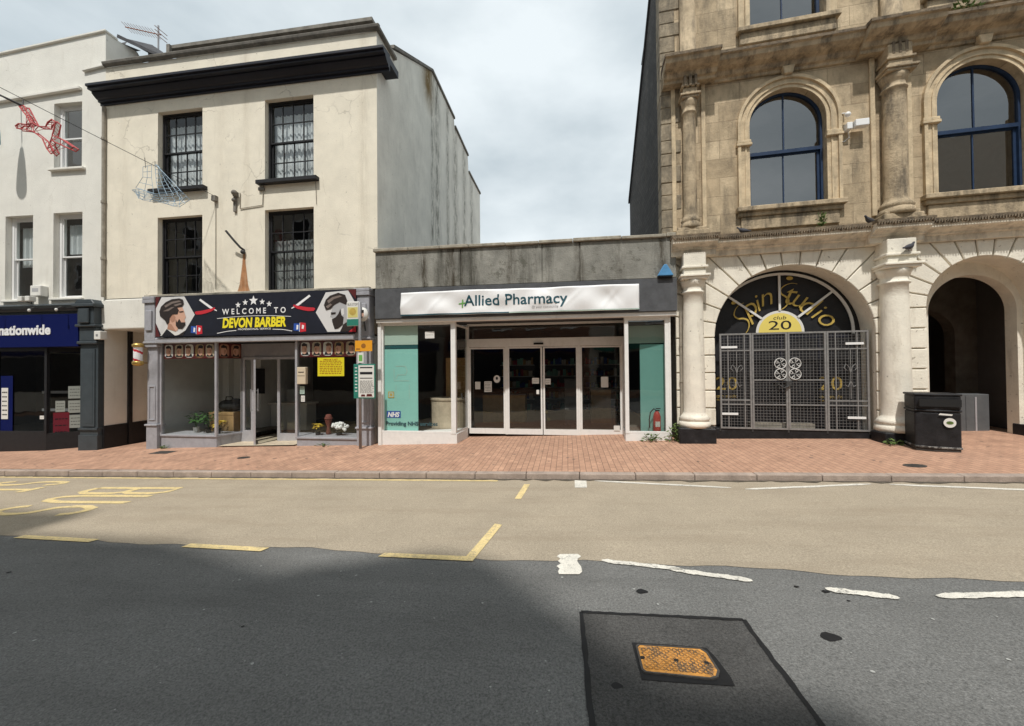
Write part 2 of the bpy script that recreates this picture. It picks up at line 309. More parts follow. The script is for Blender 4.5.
M = dict(
 cream=mat('cream_render', (.81,.75,.62), .9, var=.09, scale=1.6, bump=.4, bscale=38, cracks=.4, streak=.3, streak_col=(.46,.41,.32), sscale=(5.5,5.5,.7), spots=.4, spot_col=(.5,.43,.33), pits=.6),
 white_render=mat('pale_render', (.76,.74,.675), .9, var=.07, scale=1.5, bump=.35, bscale=30, cracks=.14, pits=.35, streak=.32, streak_col=(.5,.46,.38), sscale=(3,3,.4)),
 painted_stone=mat('painted_stone', (.79,.745,.64), .85, var=.12, scale=2.5, bump=.45, bscale=30, streak=.5, streak_col=(.38,.32,.24), sscale=(5,5,.9), spots=.65, spot_col=(.25,.21,.16), pits=.7),
 groove=mat('groove_stone', (.22,.18,.13), .95, var=.2),
 stone=stone_mat('bath_stone', (.56,.45,.305), (.41,.32,.21), (.33,.255,.17), .85, .42, streak=.85, dirt=(.15,.125,.09), thr=.49, var=.34),
 trim_stone=mat('weathered_stone_trim', (.46,.365,.245), .92, var=.3, scale=3.5, bump=.8, bscale=24, streak=.85, streak_col=(.10,.085,.065), sscale=(4,4,1.1), thr=.46),
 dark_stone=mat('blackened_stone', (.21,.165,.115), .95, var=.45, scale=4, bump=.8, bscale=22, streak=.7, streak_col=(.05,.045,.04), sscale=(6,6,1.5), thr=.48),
 flank=stone_mat('slate_hung_flank', (.085,.08,.075), (.06,.057,.055), (.03,.03,.03), .25, .13, msize=.008, streak=.5),
 black=mat('black_paint', (.012,.012,.014), .55, var=.3, scale=9, bump=.15, spec=.4),
 worn_black=mat('worn_black_paint', (.016,.016,.018), .5, var=.5, scale=6, bump=.35, wear=.6, wear_col=(.22,.21,.2), wthr=.635, wscale=6),
 navy_black=mat('blue_black_gloss', (.009,.010,.018), .5, var=.3, scale=6, spec=.4),
 grey_paint=mat('grey_shopfront_paint', (.34,.34,.365), .6, var=.12, scale=6, bump=.2, streak=.5, streak_col=(.12,.12,.125), sscale=(9,9,2), spots=.5, spot_col=(.1,.1,.1)),
 silver=mat('brushed_silver_trim', (.5,.5,.53), .4, var=.1, scale=8, metal=.35),
 concrete=mat('stained_concrete', (.255,.25,.222), .95, var=.32, scale=2.0, bump=.6, bscale=30, streak=.9, streak_col=(.045,.042,.032), sscale=(2.4,2.4,.3), thr=.505, spots=.6, spot_col=(.33,.32,.28), wear=.55, wear_col=(.07,.068,.05), wthr=.55, wscale=2.6),
 coping=mat('lichen_coping', (.34,.31,.25), .95, var=.35, scale=5, bump=.7, bscale=20, streak=.6, streak_col=(.09,.08,.05), sscale=(7,7,3)),
 fascia=mat('blue_grey_fascia', (.085,.088,.094), .65, var=.25, scale=4, wear=.8, wear_col=(.36,.32,.28), wthr=.655, wscale=5, bump=.2),
 white_frame=mat('white_shopfront_paint', (.77,.765,.74), .55, var=.06, scale=8, streak=.3, streak_col=(.45,.42,.36), sscale=(8,8,2)),
 upvc=mat('white_window_paint', (.8,.8,.79), .4),
 vinyl=mat('banner_vinyl', (.82,.82,.82), .5, var=.03, scale=3),
 slate=mat('roof_slate', (.07,.07,.075), .8, var=.35, scale=9, bump=.5),
 lead=mat('grey_gutter', (.2,.185,.16), .85, var=.35, scale=5, streak=.6, streak_col=(.06,.05,.04)),
 blue_frame=mat('blue_window_paint', (.018,.038,.085), .5, var=.25, scale=10),
 blue_sign=mat('deep_blue_sign', (.003,.008,.075), .7, spec=.1),
 slate_paint=mat('dark_slate_paint', (.05,.062,.07), .45, var=.15, scale=5),
 white=mat('white_ink', (.82,.82,.82), .6), offwhite=mat('paper', (.7,.69,.65), .8), yellow=mat('yellow_ink', (.85,.72,.03), .6),
 red=mat('red_ink', (.55,.03,.045), .5), maroon=mat('maroon_board', (.10,.018,.018), .5), ink=mat('black_ink', (.014,.014,.018), .6),
 signblack=mat('sign_black', (.012,.014,.024), .55, var=.2, scale=3), skin=mat('printed_skin', (.62,.37,.27), .6), skin2=mat('printed_skin_shadow', (.42,.22,.15), .6), hair=mat('printed_hair', (.03,.022,.02), .6),
 hairlight=mat('printed_hair_light', (.2,.16,.14), .6), greyprint=mat('printed_grey', (.42,.42,.43), .6), printbg=mat('printed_pale_ground', (.66,.65,.64), .6), blueink=mat('blue_ink', (.03,.09,.38), .5),
 teal=mat('teal_panel', (.27,.58,.52), .6, var=.05, scale=2), tealdark=mat('dark_teal_band', (.02,.09,.095), .6), tealpale=mat('pale_teal_panel', (.42,.55,.48), .6),
 tealink=mat('dark_teal_ink', (.015,.075,.10), .6), greenink=mat('green_ink', (.16,.42,.10), .6), gold=mat('gold_paint', (.50,.36,.09), .4, var=.2, scale=12), fanyellow=mat('pale_yellow_paint', (.78,.64,.16), .5),
 galv=mat('grey_gate_steel', (.27,.265,.26), .5, var=.2, scale=12, metal=.3), steel=mat('grey_pole', (.30,.30,.31), .45, var=.15, metal=.4),
 pipe=mat('painted_downpipe', (.30,.27,.22), .7, var=.3, scale=6), darkpipe=mat('dark_downpipe', (.05,.05,.05), .6, var=.2),
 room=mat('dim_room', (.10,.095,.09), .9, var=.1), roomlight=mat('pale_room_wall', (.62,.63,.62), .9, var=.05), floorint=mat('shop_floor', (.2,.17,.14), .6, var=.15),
 curtain=mat('net_curtain', (.72,.74,.76), .9, var=.25, scale=22, streak=.45, streak_col=(.35,.37,.4), sscale=(30,30,3)), greycurtain=mat('grey_drape', (.30,.31,.31), .9, streak=.8, streak_col=(.08,.08,.085), sscale=(16,16,2), thr=.45), blind=mat('white_blind', (.66,.68,.69), .8),
 tile=mat('beige_threshold', (.5,.42,.31), .7, var=.2, scale=6), wood=mat('crate_wood', (.4,.26,.12), .7, var=.2, scale=10), leaf=mat('leaf_green', (.05,.12,.03), .6, var=.4, scale=20), leaf2=mat('weed_green', (.10,.15,.04), .7, var=.4, scale=20),
 pot=mat('white_pot', (.7,.7,.68), .5), terracotta=mat('brick_red_pot', (.17,.055,.04), .7), petal=mat('white_petals', (.8,.8,.78), .8), petaly=mat('yellow_petals', (.7,.5,.06), .8),
 ext=mat('extinguisher_red', (.5,.025,.02), .35), rubber=mat('black_rubber', (.015,.015,.015), .7), orange=mat('orange_sign', (.75,.33,.02), .6), green=mat('green_case', (.03,.2,.15), .5), brass=mat('brass', (.55,.38,.12), .35, metal=.8),
 starred=mat('red_rope_light', (.5,.09,.09), .5, var=.3, scale=30), iceblue=mat('blue_wire_light', (.33,.45,.55), .5), wire=mat('black_cable', (.03,.03,.03), .6), bluebox=mat('blue_alarm_box', (.09,.27,.5), .5, var=.2), rust=mat('rust', (.30,.09,.025), .9, var=.4, scale=12), rustlight=mat('rust_wash', (.40,.19,.085), .9, var=.3, scale=7, streak=.8, streak_col=(.62,.46,.31), sscale=(16,16,.8), thr=.46),
 pigeon=mat('pigeon_grey', (.06,.06,.07), .8, var=.4, scale=30), cover_iron=mat('cast_iron', (.06,.055,.05), .7, var=.3, scale=20, bump=.4),
 shutter=mat('grey_cabinet', (.115,.12,.125), .5, var=.15), maroonposter=mat('crimson_poster', (.33,.02,.045), .6), lace=mat('net_lace', (.76,.78,.80), .9, var=.16, scale=9, streak=.55, streak_col=(.40,.42,.45), sscale=(26,26,.6), thr=.47, wear=.55, wear_col=(.42,.44,.47), wthr=.52, wscale=30), dimstone=mat('shade_darkened_passage_stone', (.12,.105,.085), .95, var=.3), darkhair=mat('printed_brown_hair', (.12,.06,.03), .6), notice_y=mat('notice_yellow', (.78,.55,.02), .6),  # dimstone: the shade inside the passage is put into the stone colour
)
M['glass'] = glass('window_glass', 1.7); M['skyglass'] = glass('old_window_glass', 3.1, (.5,.55,.57)); M['darkglass'] = glass('shop_glass', 1.95, (.72,.75,.74)); M['clear'] = glass('clear_shop_glass', 1.6, (.95,.97,.96))

# side wall of the cream house: grey weathered render, dirty runs below the roof step and a patch of moss
def flank_render():
    m = mat('weathered_side_render', (.88,.85,.755), .92, var=.12, scale=1.1, bump=.5, bscale=25, streak=.22, streak_col=(.45,.42,.35), sscale=(4,4,.9), thr=.5, pits=.5)
    t = m.node_tree; L = t.links.new; p = t.nodes['Principled BSDF']; cur = p.inputs['Base Color'].links[0].from_socket
    co = N(t, 'ShaderNodeTexCoord'); sp = N(t, 'ShaderNodeSeparateXYZ'); L(co.outputs['Object'], sp.inputs[0])
    nz = N(t, 'ShaderNodeTexNoise'); setin(nz, Scale=2.5, Detail=8, Roughness=.75); mpn = N(t, 'ShaderNodeMapping'); mpn.inputs['Scale'].default_value = (4,4,.9); L(co.outputs['Object'], mpn.inputs[0]); L(mpn.outputs[0], nz.inputs[0])
    def gauss(c, w):
        a = N(t, 'ShaderNodeMath', operation='SUBTRACT'); L(sp.outputs[1], a.inputs[0]); a.inputs[1].default_value = c
        b = N(t, 'ShaderNodeMath', operation='MULTIPLY'); L(a.outputs[0], b.inputs[0]); L(a.outputs[0], b.inputs[1])
        c2 = N(t, 'ShaderNodeMath', operation='MULTIPLY'); L(b.outputs[0], c2.inputs[0]); c2.inputs[1].default_value = -1/(w*w)
        e = N(t, 'ShaderNodeMath', operation='EXPONENT'); L(c2.outputs[0], e.inputs[0]); return e.outputs[0]
    def stain(c, w, amt, colr, zlo=None, zhi=None, lo=.42):
        nonlocal cur
        g = gauss(c, w)
        a = N(t, 'ShaderNodeMath', operation='MULTIPLY'); L(g, a.inputs[0])
        mr = N(t, 'ShaderNodeMapRange'); setin(mr, From_Min=lo, From_Max=lo+.18, To_Min=0, To_Max=amt); L(nz.outputs[0], mr.inputs[0]); L(mr.outputs[0], a.inputs[1]); fac = a.outputs[0]
        if zlo is not None:
            mz = N(t, 'ShaderNodeMapRange'); setin(mz, From_Min=zlo, From_Max=zhi, To_Min=0, To_Max=1); L(sp.outputs[2], mz.inputs[0])
            q = N(t, 'ShaderNodeMath', operation='MULTIPLY'); L(fac, q.inputs[0]); L(mz.outputs[0], q.inputs[1]); fac = q.outputs[0]
        x = N(t, 'ShaderNodeMix', data_type='RGBA'); L(fac, x.inputs[0]); L(cur, x.inputs[6]); x.inputs[7].default_value = (*colr,1); cur = x.outputs[2]
    for c, w in ((4.15,.16), (4.7,.3), (6.0,.2), (7.1,.35), (8.6,.3), (10,.3)): stain(c, w, .85, (.12,.105,.075))
    stain(3.75, .5, 1.0, (.20,.125,.035), 10.5, 11.5, .27)
    L(cur, p.inputs['Base Color']); return m
M['flank_render'] = flank_render()

def add_runs(m, axis, runs, colr):
    t = m.node_tree; L = t.links.new; p = t.nodes['Principled BSDF']; cur = p.inputs['Base Color'].links[0].from_socket
    co = N(t, 'ShaderNodeTexCoord'); sp = N(t, 'ShaderNodeSeparateXYZ'); L(co.outputs['Object'], sp.inputs[0])
    mpn = N(t, 'ShaderNodeMapping'); mpn.inputs['Scale'].default_value = (9,9,1.4); L(co.outputs['Object'], mpn.inputs[0])
    nz = N(t, 'ShaderNodeTexNoise'); setin(nz, Scale=1, Detail=8, Roughness=.75); L(mpn.outputs[0], nz.inputs[0])
    for c, w, amt in runs:
        a = N(t, 'ShaderNodeMath', operation='SUBTRACT'); L(sp.outputs[axis], a.inputs[0]); a.inputs[1].default_value = c
        b = N(t, 'ShaderNodeMath', operation='MULTIPLY'); L(a.outputs[0], b.inputs[0]); L(a.outputs[0], b.inputs[1])
        e0 = N(t, 'ShaderNodeMath', operation='MULTIPLY'); L(b.outputs[0], e0.inputs[0]); e0.inputs[1].default_value = -1/(w*w)
        e = N(t, 'ShaderNodeMath', operation='EXPONENT'); L(e0.outputs[0], e.inputs[0])
        mr = N(t, 'ShaderNodeMapRange'); setin(mr, From_Min=.38, From_Max=.56, To_Min=0, To_Max=amt); L(nz.outputs[0], mr.inputs[0])
        q = N(t, 'ShaderNodeMath', operation='MULTIPLY'); L(e.outputs[0], q.inputs[0]); L(mr.outputs[0], q.inputs[1])
        x = N(t, 'ShaderNodeMix', data_type='RGBA'); L(q.outputs[0], x.inputs[0]); L(cur, x.inputs[6]); x.inputs[7].default_value = (*colr,1); cur = x.outputs[2]
    L(cur, p.inputs['Base Color'])
add_runs(M['concrete'], 0, [(-3.45,.09,.9), (-2.85,.10,.95), (-2.70,.06,.9), (-2.5,.04,.8), (-1.3,.12,.5), (.32,.10,.85), (1.2,.2,.35), (2.15,.10,.9), (-4.4,.3,.4)], (.045,.035,.022))
add_runs(M['cream'], 0, [(-12.3,.15,.15), (-9.2,.12,.15), (-8.45,.10,.25), (-5.1,.12,.3)], (.42,.35,.25))
# ------------------------------------------------------------------ ground
SL = .033                                            # the street climbs to the right
def kerb_y(x): return 6.72 - .035*x
def g_road(x, y):
    k = kerb_y(x); return SL*x - .27*min(max(y, -1.5), k)/6.9 if y > 0 else SL*x - .02*y*y*.3
def g_pave(x, y): return SL*x - .10 - .06*max(0, 9.3-y)/2.45
asphalt = mat('asphalt', (.172,.171,.164), .9, var=.13, scale=.8, bump=.7, bscale=90, speck=.6, streak=.45, streak_col=(.085,.084,.08), sscale=(.25,1.4,1), thr=.47, wear=.35, wear_col=(.26,.255,.24), wthr=.63, wscale=40)
tan = mat('buff_lane_surface', (.385,.325,.245), .9, var=.08, scale=1.4, bump=.6, bscale=120, speck=.42, streak=.4, streak_col=(.26,.205,.145), sscale=(.3,2.2,3), thr=.5, wear=.3, wear_col=(.2,.16,.11), wthr=.62, wscale=30)
patchm = mat('patch_asphalt', (.073,.071,.068), .9, var=.2, scale=2, bump=.6, bscale=110, speck=.7)
tar = mat('bitumen_joint', (.012,.012,.013), .6, var=.3, scale=8)
paving = stone_mat('red_paver', (.50,.30,.205), (.425,.25,.172), (.19,.125,.09), .215, .105, msize=.0045, streak=.55, swap=True, var=.22, bump=.4, dirt=(.22,.14,.1), thr=.5)
kerbm = mat('kerb_stone', (.36,.29,.245), .9, var=.25, scale=4, bump=.5, bscale=40, speck=.2)
ylw = mat('worn_yellow_paint', (.70,.55,.27), .8, var=.12, scale=7, wear=.7, wear_col=(.36,.3,.21), wthr=.525, wscale=15, speck=.25, bump=.4); wht = mat('worn_white_paint', (.66,.63,.56), .85, var=.15, scale=6, wear=.85, wear_col=(.19,.185,.175), wthr=.555, wscale=13, speck=.25, bump=.4)
def sheet(mb, pts, g, dz, n=1):
    mb.add([(x, y, g(x, y)+dz) for x, y in pts], [tuple(range(len(pts)))])
def strip(mb, A, B, g, dz):                           # between two polylines with the same number of points
    b = len(mb.v); n = len(A); mb.v += [(x, y, g(x, y)+dz) for x, y in A+B]
    for i in range(n-1): mb.face([b+i, b+i+1, b+n+i+1, b+n+i])
xs = [-70, -40, -25] + [-18+i*.75 for i in range(49)] + [25, 40, 70]
m = MB(); m.quad((-300,-300,-10.6),(300,-300,9.2),(300,300,9.2),(-300,300,-10.6))
tag(m.build('ground', asphalt), kind='structure')
m = MB(); ys = [-3, -2, -1, 0, .7, 1.4, 2.1, 2.8, 3.5]
for a, b in zip(ys, ys[1:]): strip(m, [(x,a) for x in xs], [(x,b) for x in xs], g_road, 0)
strip(m, [(x,3.5) for x in xs], [(x,5.0) for x in xs], g_road, 0); strip(m, [(x,5.0) for x in xs], [(x,kerb_y(x)+.02) for x in xs], g_road, 0)
tag(m.build('road', asphalt), kind='structure')
m = MB(); edge = lambda x: 3.665 - .038*x + .03*math.sin(x*1.7) + .02*math.sin(x*4.3+1) + .012*math.sin(x*11)
xf = [-40, -25] + [-18+i*.15 for i in range(240)] + [25, 40]
strip(m, [(x, edge(x)) for x in xf], [(x, 5.0) for x in xf], g_road, .004); strip(m, [(x, 5.0) for x in xf], [(x, kerb_y(x)+.01) for x in xf], g_road, .004)
tag(m.build('bus_lane', tan), kind='structure')
m = MB(); strip(m, [(x, kerb_y(x)+.135) for x in xs], [(x, 8.2) for x in xs], g_pave, 0); strip(m, [(x, 8.2) for x in xs], [(x, 9.3) for x in xs], g_pave, 0); strip(m, [(x, 9.3) for x in xs], [(x, 20) for x in xs], g_pave, 0)
tag(m.build('pavement', paving), kind='structure')
m = MB(); x = -30.0                                   # kerb: stones of slightly different height end to end
while x < 24:
    l = .915; d = rnd.uniform(-.004, .004); e = .004
    a, b = x+e, x+l-e
    P = []
    for (xx, yy) in ((a, kerb_y(a)), (b, kerb_y(b)), (b, kerb_y(b)+.14), (a, kerb_y(a)+.14)): P.append((xx, yy))
    top = [(p[0], p[1], g_pave(p[0], 7.0)+.012+d - (.012 if i > 1 else .012)) for i, p in enumerate(P)]
    bot = [(p[0], p[1], SL*p[0]-.42) for p in P]
    m.add(bot+top, [(4,5,6,7),(0,1,5,4),(1,2,6,5),(3,0,4,7)]); x += l
tag(m.build('kerb', kerbm, bevel=.014, seg=2), kind='structure')
m = MB(); strip(m, [(x,-3.0) for x in xs], [(x,-2.86) for x in xs], lambda x,y: SL*x-.054, .12); strip(m, [(x,-6) for x in xs], [(x,-3.0) for x in xs], lambda x,y: SL*x-.054, .12)
b = len(m.v); m.v += [(x,-2.86,SL*x-.2) for x in xs]+[(x,-2.86,SL*x+.066) for x in xs]
for i in range(len(xs)-1): m.face([b+i+1, b+i, b+len(xs)+i, b+len(xs)+i+1])
tag(m.build('far_pavement', paving), kind='structure')
m = MB(); gx = [-30+i*.12 for i in range(450)]; gw = [abs(rnd.gauss(.05,.03)) for _ in gx]
strip(m, [(x, kerb_y(x)-w) for x, w in zip(gx, gw)], [(x, kerb_y(x)+.004) for x in gx], g_road, .0125)
tag(m.build('gutter_grit', mat('gutter_grit', (.10,.085,.065), .95, var=.5, scale=14, speck=.6)), kind='structure')
m = MB()
for i in range(170):
    x, y, r = rnd.uniform(-14,8), rnd.uniform(7.1,9.2), rnd.uniform(.012,.035)
    sheet(m, [(x+r*math.cos(R(a))*rnd.uniform(.7,1.2), y+r*math.sin(R(a))*rnd.uniform(.7,1.2)) for a in range(0,360,45)], g_pave, .003)
tag(m.build('pavement_spots', mat('trodden_gum', (.2,.14,.11), .95)), kind='structure')
# road markings
def mark(name, polys, material, dz=.009):
    m = MB()
    for p in polys: sheet(m, p, g_road, dz)
    return tag(m.build(name, material), kind='structure')
def band(pts, w):                                     # quads along a polyline in x,y
    o = []
    for (a, b) in zip(pts, pts[1:]):
        dx, dy = b[0]-a[0], b[1]-a[1]; l = math.hypot(dx, dy); nx, ny = -dy/l*w/2, dx/l*w/2
        o.append([(a[0]+nx,a[1]+ny),(a[0]-nx,a[1]-ny),(b[0]-nx,b[1]-ny),(b[0]+nx,b[1]+ny)])
    return o
mark('bay_dash', [[(-6.7,3.88),(-5.5,3.81),(-5.48,3.90),(-6.66,3.97)]], ylw)
mark('bay_dash', [[(-4.2,3.745),(-3.19,3.69),(-3.165,3.785),(-4.18,3.84)]], ylw)
mark('bay_dash', [[(-8.9,3.99),(-7.8,3.93),(-7.78,4.02),(-8.88,4.08)]], ylw)
mark('bay_corner_marking', [[(-1.865,3.645),(-.897,3.6),(-.985,3.70),(-1.83,3.73)], [(-.897,3.6),(-.774,4.555),(-.868,4.585),(-.985,3.70)]], ylw)
mark('bay_tick_marking', [[(-.765,5.6),(-.672,5.58),(-.62,6.4),(-.715,6.42)]], ylw)
mark('kerb_line', [[(a, kerb_y(a)-.16), (a+.9, kerb_y(a+.9)-.16), (a+.9, kerb_y(a+.9)-.075), (a, kerb_y(a)-.075)] for a in [-30+.9*i for i in range(32)]], ylw)
mark('white_square', [[(.105,6.21),(.29,6.21),(.305,6.68),(.11,6.68)]], wht)
def ragged(x0, y0, x1, y1, w):                        # worn white dash with chewed edges
    n = 48; T = [i/n for i in range(n+1)]; top = []; bot = []; ea, eb = 1, 1
    for t in T:
        x, y = x0+(x1-x0)*t, y0+(y1-y0)*t; ea += (1-ea)*.35+rnd.uniform(-.16,.12); eb += (1-eb)*.35+rnd.uniform(-.16,.12); k = min(1, .35+8*min(t,1-t)); top.append((x, y+w/2*ea*k)); bot.append((x, y-w/2*eb*k))
    return [[bot[i], bot[i+1], top[i+1], top[i]] for i in range(n)]
for p in ((.44,6.64,2.40,6.21), (2.56,6.13,4.40,6.42), (4.63,6.40,7.5,5.83)): mark('loading_bay_line', ragged(*p, .085), wht)
LE = [(-.085+rnd.uniform(-.03,.015)*(1 if 0 < i < 8 else .3), 3.40+i*.05) for i in range(9)]; RE = [(.09+rnd.uniform(-.015,.03)*(1 if 0 < i < 8 else .3), 3.41+i*.05) for i in range(9)]
mark('white_square', [[LE[i], RE[i], RE[i+1], LE[i+1]] for i in range(8)], wht)
for p in ((.30,3.69,.97,3.555), (.86,3.56,1.46,3.40), (1.94,3.30,2.37,3.215), (2.64,3.25,3.6,3.37)): mark('lane_dash', ragged(*p, .08), wht)
W = .165                                              # BUS STOP, letters stretched along the lane, tops to the right
def letter(ch, x0, x1, y0, y1):                       # y0 left edge (kerb side), y1 right edge
    def P(u, v): return (x0+(x1-x0)*v, y0+(y1-y0)*u)  # u across the word, v up the letter
    e = [(.5+.5*math.cos(R(a)), .5+.5*math.sin(R(a))) for a in range(0, 361, 18)]
    S = {'B': [[(0,0),(0,1),(.7,1),(.95,.9),(.95,.62),(.7,.52),(0,.52)], [(.7,.52),(1,.42),(1,.1),(.72,0),(0,0)]],
         'U': [[(0,1),(0,.22),(.2,.04),(.5,0),(.8,.04),(1,.22),(1,1)]],
         'S': [[(1,.86),(.8,.97),(.5,1),(.2,.97),(0,.84),(0,.66),(.2,.54),(.8,.46),(1,.34),(1,.16),(.8,.03),(.5,0),(.2,.03),(0,.14)]],
         'T': [[(0,1),(1,1)], [(.5,1),(.5,0)]], 'O': [e], 'P': [[(0,0),(0,1),(.75,1),(1,.88),(1,.6),(.75,.48),(0,.48)]]}[ch]
    polys = []
    for st in S:
        pts = [P(*q) for q in st]
        # offset outline so the bands join without gaps
        Lf, Rt = [], []
        for i in range(len(pts)):
            a, c = pts[max(i-1,0)], pts[min(i+1,len(pts)-1)]
            if ch == 'O': a, c = pts[(i-1) % (len(pts)-1)], pts[(i+1) % (len(pts)-1)]
            dx, dy = c[0]-a[0], c[1]-a[1]; l = math.hypot(dx, dy) or 1
            Lf.append((pts[i][0]-dy/l*W/2, pts[i][1]+dx/l*W/2*.75)); Rt.append((pts[i][0]+dy/l*W/2, pts[i][1]-dx/l*W/2*.75))
        for i in range(len(pts)-1): polys.append([Rt[i], Rt[i+1], Lf[i+1], Lf[i]])
    return polys
m = MB(); k = 0
for ch, y0, y1 in (('B',6.15,5.80), ('U',5.65,5.30), ('S',5.08,4.70)):
    for p in letter(ch, -8.65, -7.0 + (-.12 if ch == 'S' else .08), y0, y1): sheet(m, p, g_road, .009 + .0004*(k % 3)); k += 1
for ch, y0, y1 in (('S',6.62,6.36), ('T',6.2,5.85), ('O',5.68,5.3), ('P',5.1,4.72)):
    for p in letter(ch, -11.6, -10.0, y0, y1): sheet(m, p, g_road, .009 + .0004*(k % 3)); k += 1
tag(m.build('bus_stop_lettering', ylw), kind='structure')
# repaired patch with its bitumen joint, and the manhole cover in it
PT = [(.083,2.859),(1.164,2.852),(1.17,1.2),(.115,1.2)]
m = MB(); sheet(m, PT, g_road, .004); tag(m.build('road_patch', patchm), kind='structure')
m = MB()
for a, b in zip(PT, PT[1:]+PT[:1]):                   # poured by hand: the width wanders
    n = 26; dx, dy = b[0]-a[0], b[1]-a[1]; l = math.hypot(dx, dy); nx, ny = -dy/l, dx/l; L1 = []; R1 = []
    for i in range(n+1):
        t = i/n; p = (a[0]+dx*t, a[1]+dy*t); u, v = .013+rnd.uniform(-.003,.006), .013+rnd.uniform(-.003,.006); L1.append((p[0]+nx*u, p[1]+ny*u)); R1.append((p[0]-nx*v, p[1]-ny*v))
    strip(m, R1, L1, g_road, .008)
tag(m.build('bitumen_joint', tar), kind='structure')
m = MB(); sheet(m, [(.385,2.55),(.60,2.548),(.825,2.538),(.85,2.45),(.872,2.30),(.868,2.238),(.62,2.236),(.389,2.24)], g_road, .0082); tag(m.build('cover_surround', tar), kind='structure')
zc = g_road(.6, 2.4)
cov = root('manhole_cover', 'rusty orange rectangular manhole cover in the dark road patch', 'manhole cover', (.61, 2.395, zc+.0095), R(-2))
cov.rotation_euler = (-.0391, -.033, R(-2))
m = MB(); cp = [(-.18,-.107),(.150,-.112),(.185,-.095),(.207,-.05),(.19,.09),(.165,.122),(-.185,.114),(-.2,.095),(-.195,-.09)]
m.hprism(cp, 0, .006)
def cover_mat():
    m = mat('worn_orange_cover', (.55,.26,.06), .75, var=.4, scale=14, bump=.4, wear=.8, wear_col=(.13,.10,.075), wthr=.535, wscale=8)
    return m
m.build('plate', cover_mat(), cov)
def inside(x, y, P, mgn=.016):
    return all(((b[0]-a[0])*(y-a[1])-(b[1]-a[1])*(x-a[0]))/math.hypot(b[0]-a[0], b[1]-a[1]) > mgn for a, b in zip(P, P[1:]+P[:1]))
m = MB()
for i in range(26):
    for j in range(16):
        x, y = -.195+i*.0165, -.115+j*.0165
        if not inside(x, y, cp): continue
        a = R(45 if (i+j) % 2 else -45); c, s_ = math.cos(a), math.sin(a); l, w = .0078, .0028
        m.hprism([(x+u*c-v*s_, y+u*s_+v*c) for u, v in ((-l,-w),(l,-w),(l,w),(-l,w))], .006, .0105)
m.build('tread', mat('worn_tread', (.42,.22,.07), .75, var=.5, scale=22, wear=.85, wear_col=(.09,.075,.06), wthr=.48, wscale=9), cov)
m = MB(); n = len(cp); out_ = [(x*1.06, y*1.09) for x, y in cp]
m.add([(x,y,.008) for x,y in cp]+[(x,y,.008) for x,y in out_]+[(x,y,-.004) for x,y in out_], [(i,n+i,n+(i+1)%n,(i+1)%n)[::-1] for i in range(n)]+[(n+i,2*n+i,2*n+(i+1)%n,n+(i+1)%n)[::-1] for i in range(n)]); m.build('frame', M['cover_iron'], cov)
for lx in (-.185, .165, 0):
    m = MB(); m.box(lx-.012, lx+.012, -.010, .010, .0061, .011); m.build('key_hole', M['rubber'], cov)
m = MB()
for (x, y, r) in ((.563,3.175,.042), (1.618,2.712,.055), (.251,2.187,.03), (1.92,3.27,.025), (-5.4,3.1,.02), (1.75,3.33,.018), (2.0,3.15,.012), (-2.3,2.5,.012)):
    sheet(m, [(x+r*math.cos(R(a))*1.1, y+r*math.sin(R(a))*(.75+.2*math.sin(a))) for a in range(0,360,30)], g_road, .0045)
tag(m.build('tar_spots', tar), kind='structure')
m = MB()
for i in range(330):
    x, y, r = rnd.uniform(-9,4.5), rnd.uniform(1.2,3.5), rnd.choice((.003,.004,.005,.007,.012))
    if .05 < x < 1.2 and y < 2.9: continue
    sheet(m, [(x+r*math.cos(R(a))*rnd.uniform(.6,1.2), y+r*math.sin(R(a))*rnd.uniform(.6,1.2)) for a in range(0,360,60)], g_road, .005)
tag(m.build('gum_spots', mat('pale_gum', (.38,.38,.36), .9)), kind='structure')
for (x, y, w, d, lab) in ((-10.35,8.75,.55,.3,'iron cover in the paving by the grey pilaster of the blue shop'), (-7.43,8.1,.3,.2,'small iron cover in the paving before the barber shop door'), (5.5,7.1,.32,.2,'oval iron cover in the paving left of the litter bin')):
    c = root('pavement_cover', lab, 'manhole cover', (x, y, g_pave(x,y)+.001), 0, 'iron covers set in the brick paving'); c.rotation_euler = (.0245, -.033, 0)
    m = MB(); pts = [(w/2*math.cos(R(a)), d/2*math.sin(R(a))) for a in range(0,360,15)] if w < .35 else [(-w/2,-d/2),(w/2,-d/2),(w/2,d/2),(-w/2,d/2)]
    m.hprism(pts, 0, .006); m.build('plate', M['cover_iron'], c)
    m = MB()
    for i in range(5): m.box(-w*.3, w*.3, -d*.3+i*d*.15-.006, -d*.3+i*d*.15+.006, .0055, .010)
    m.build('ridge', M['cover_iron'], c)

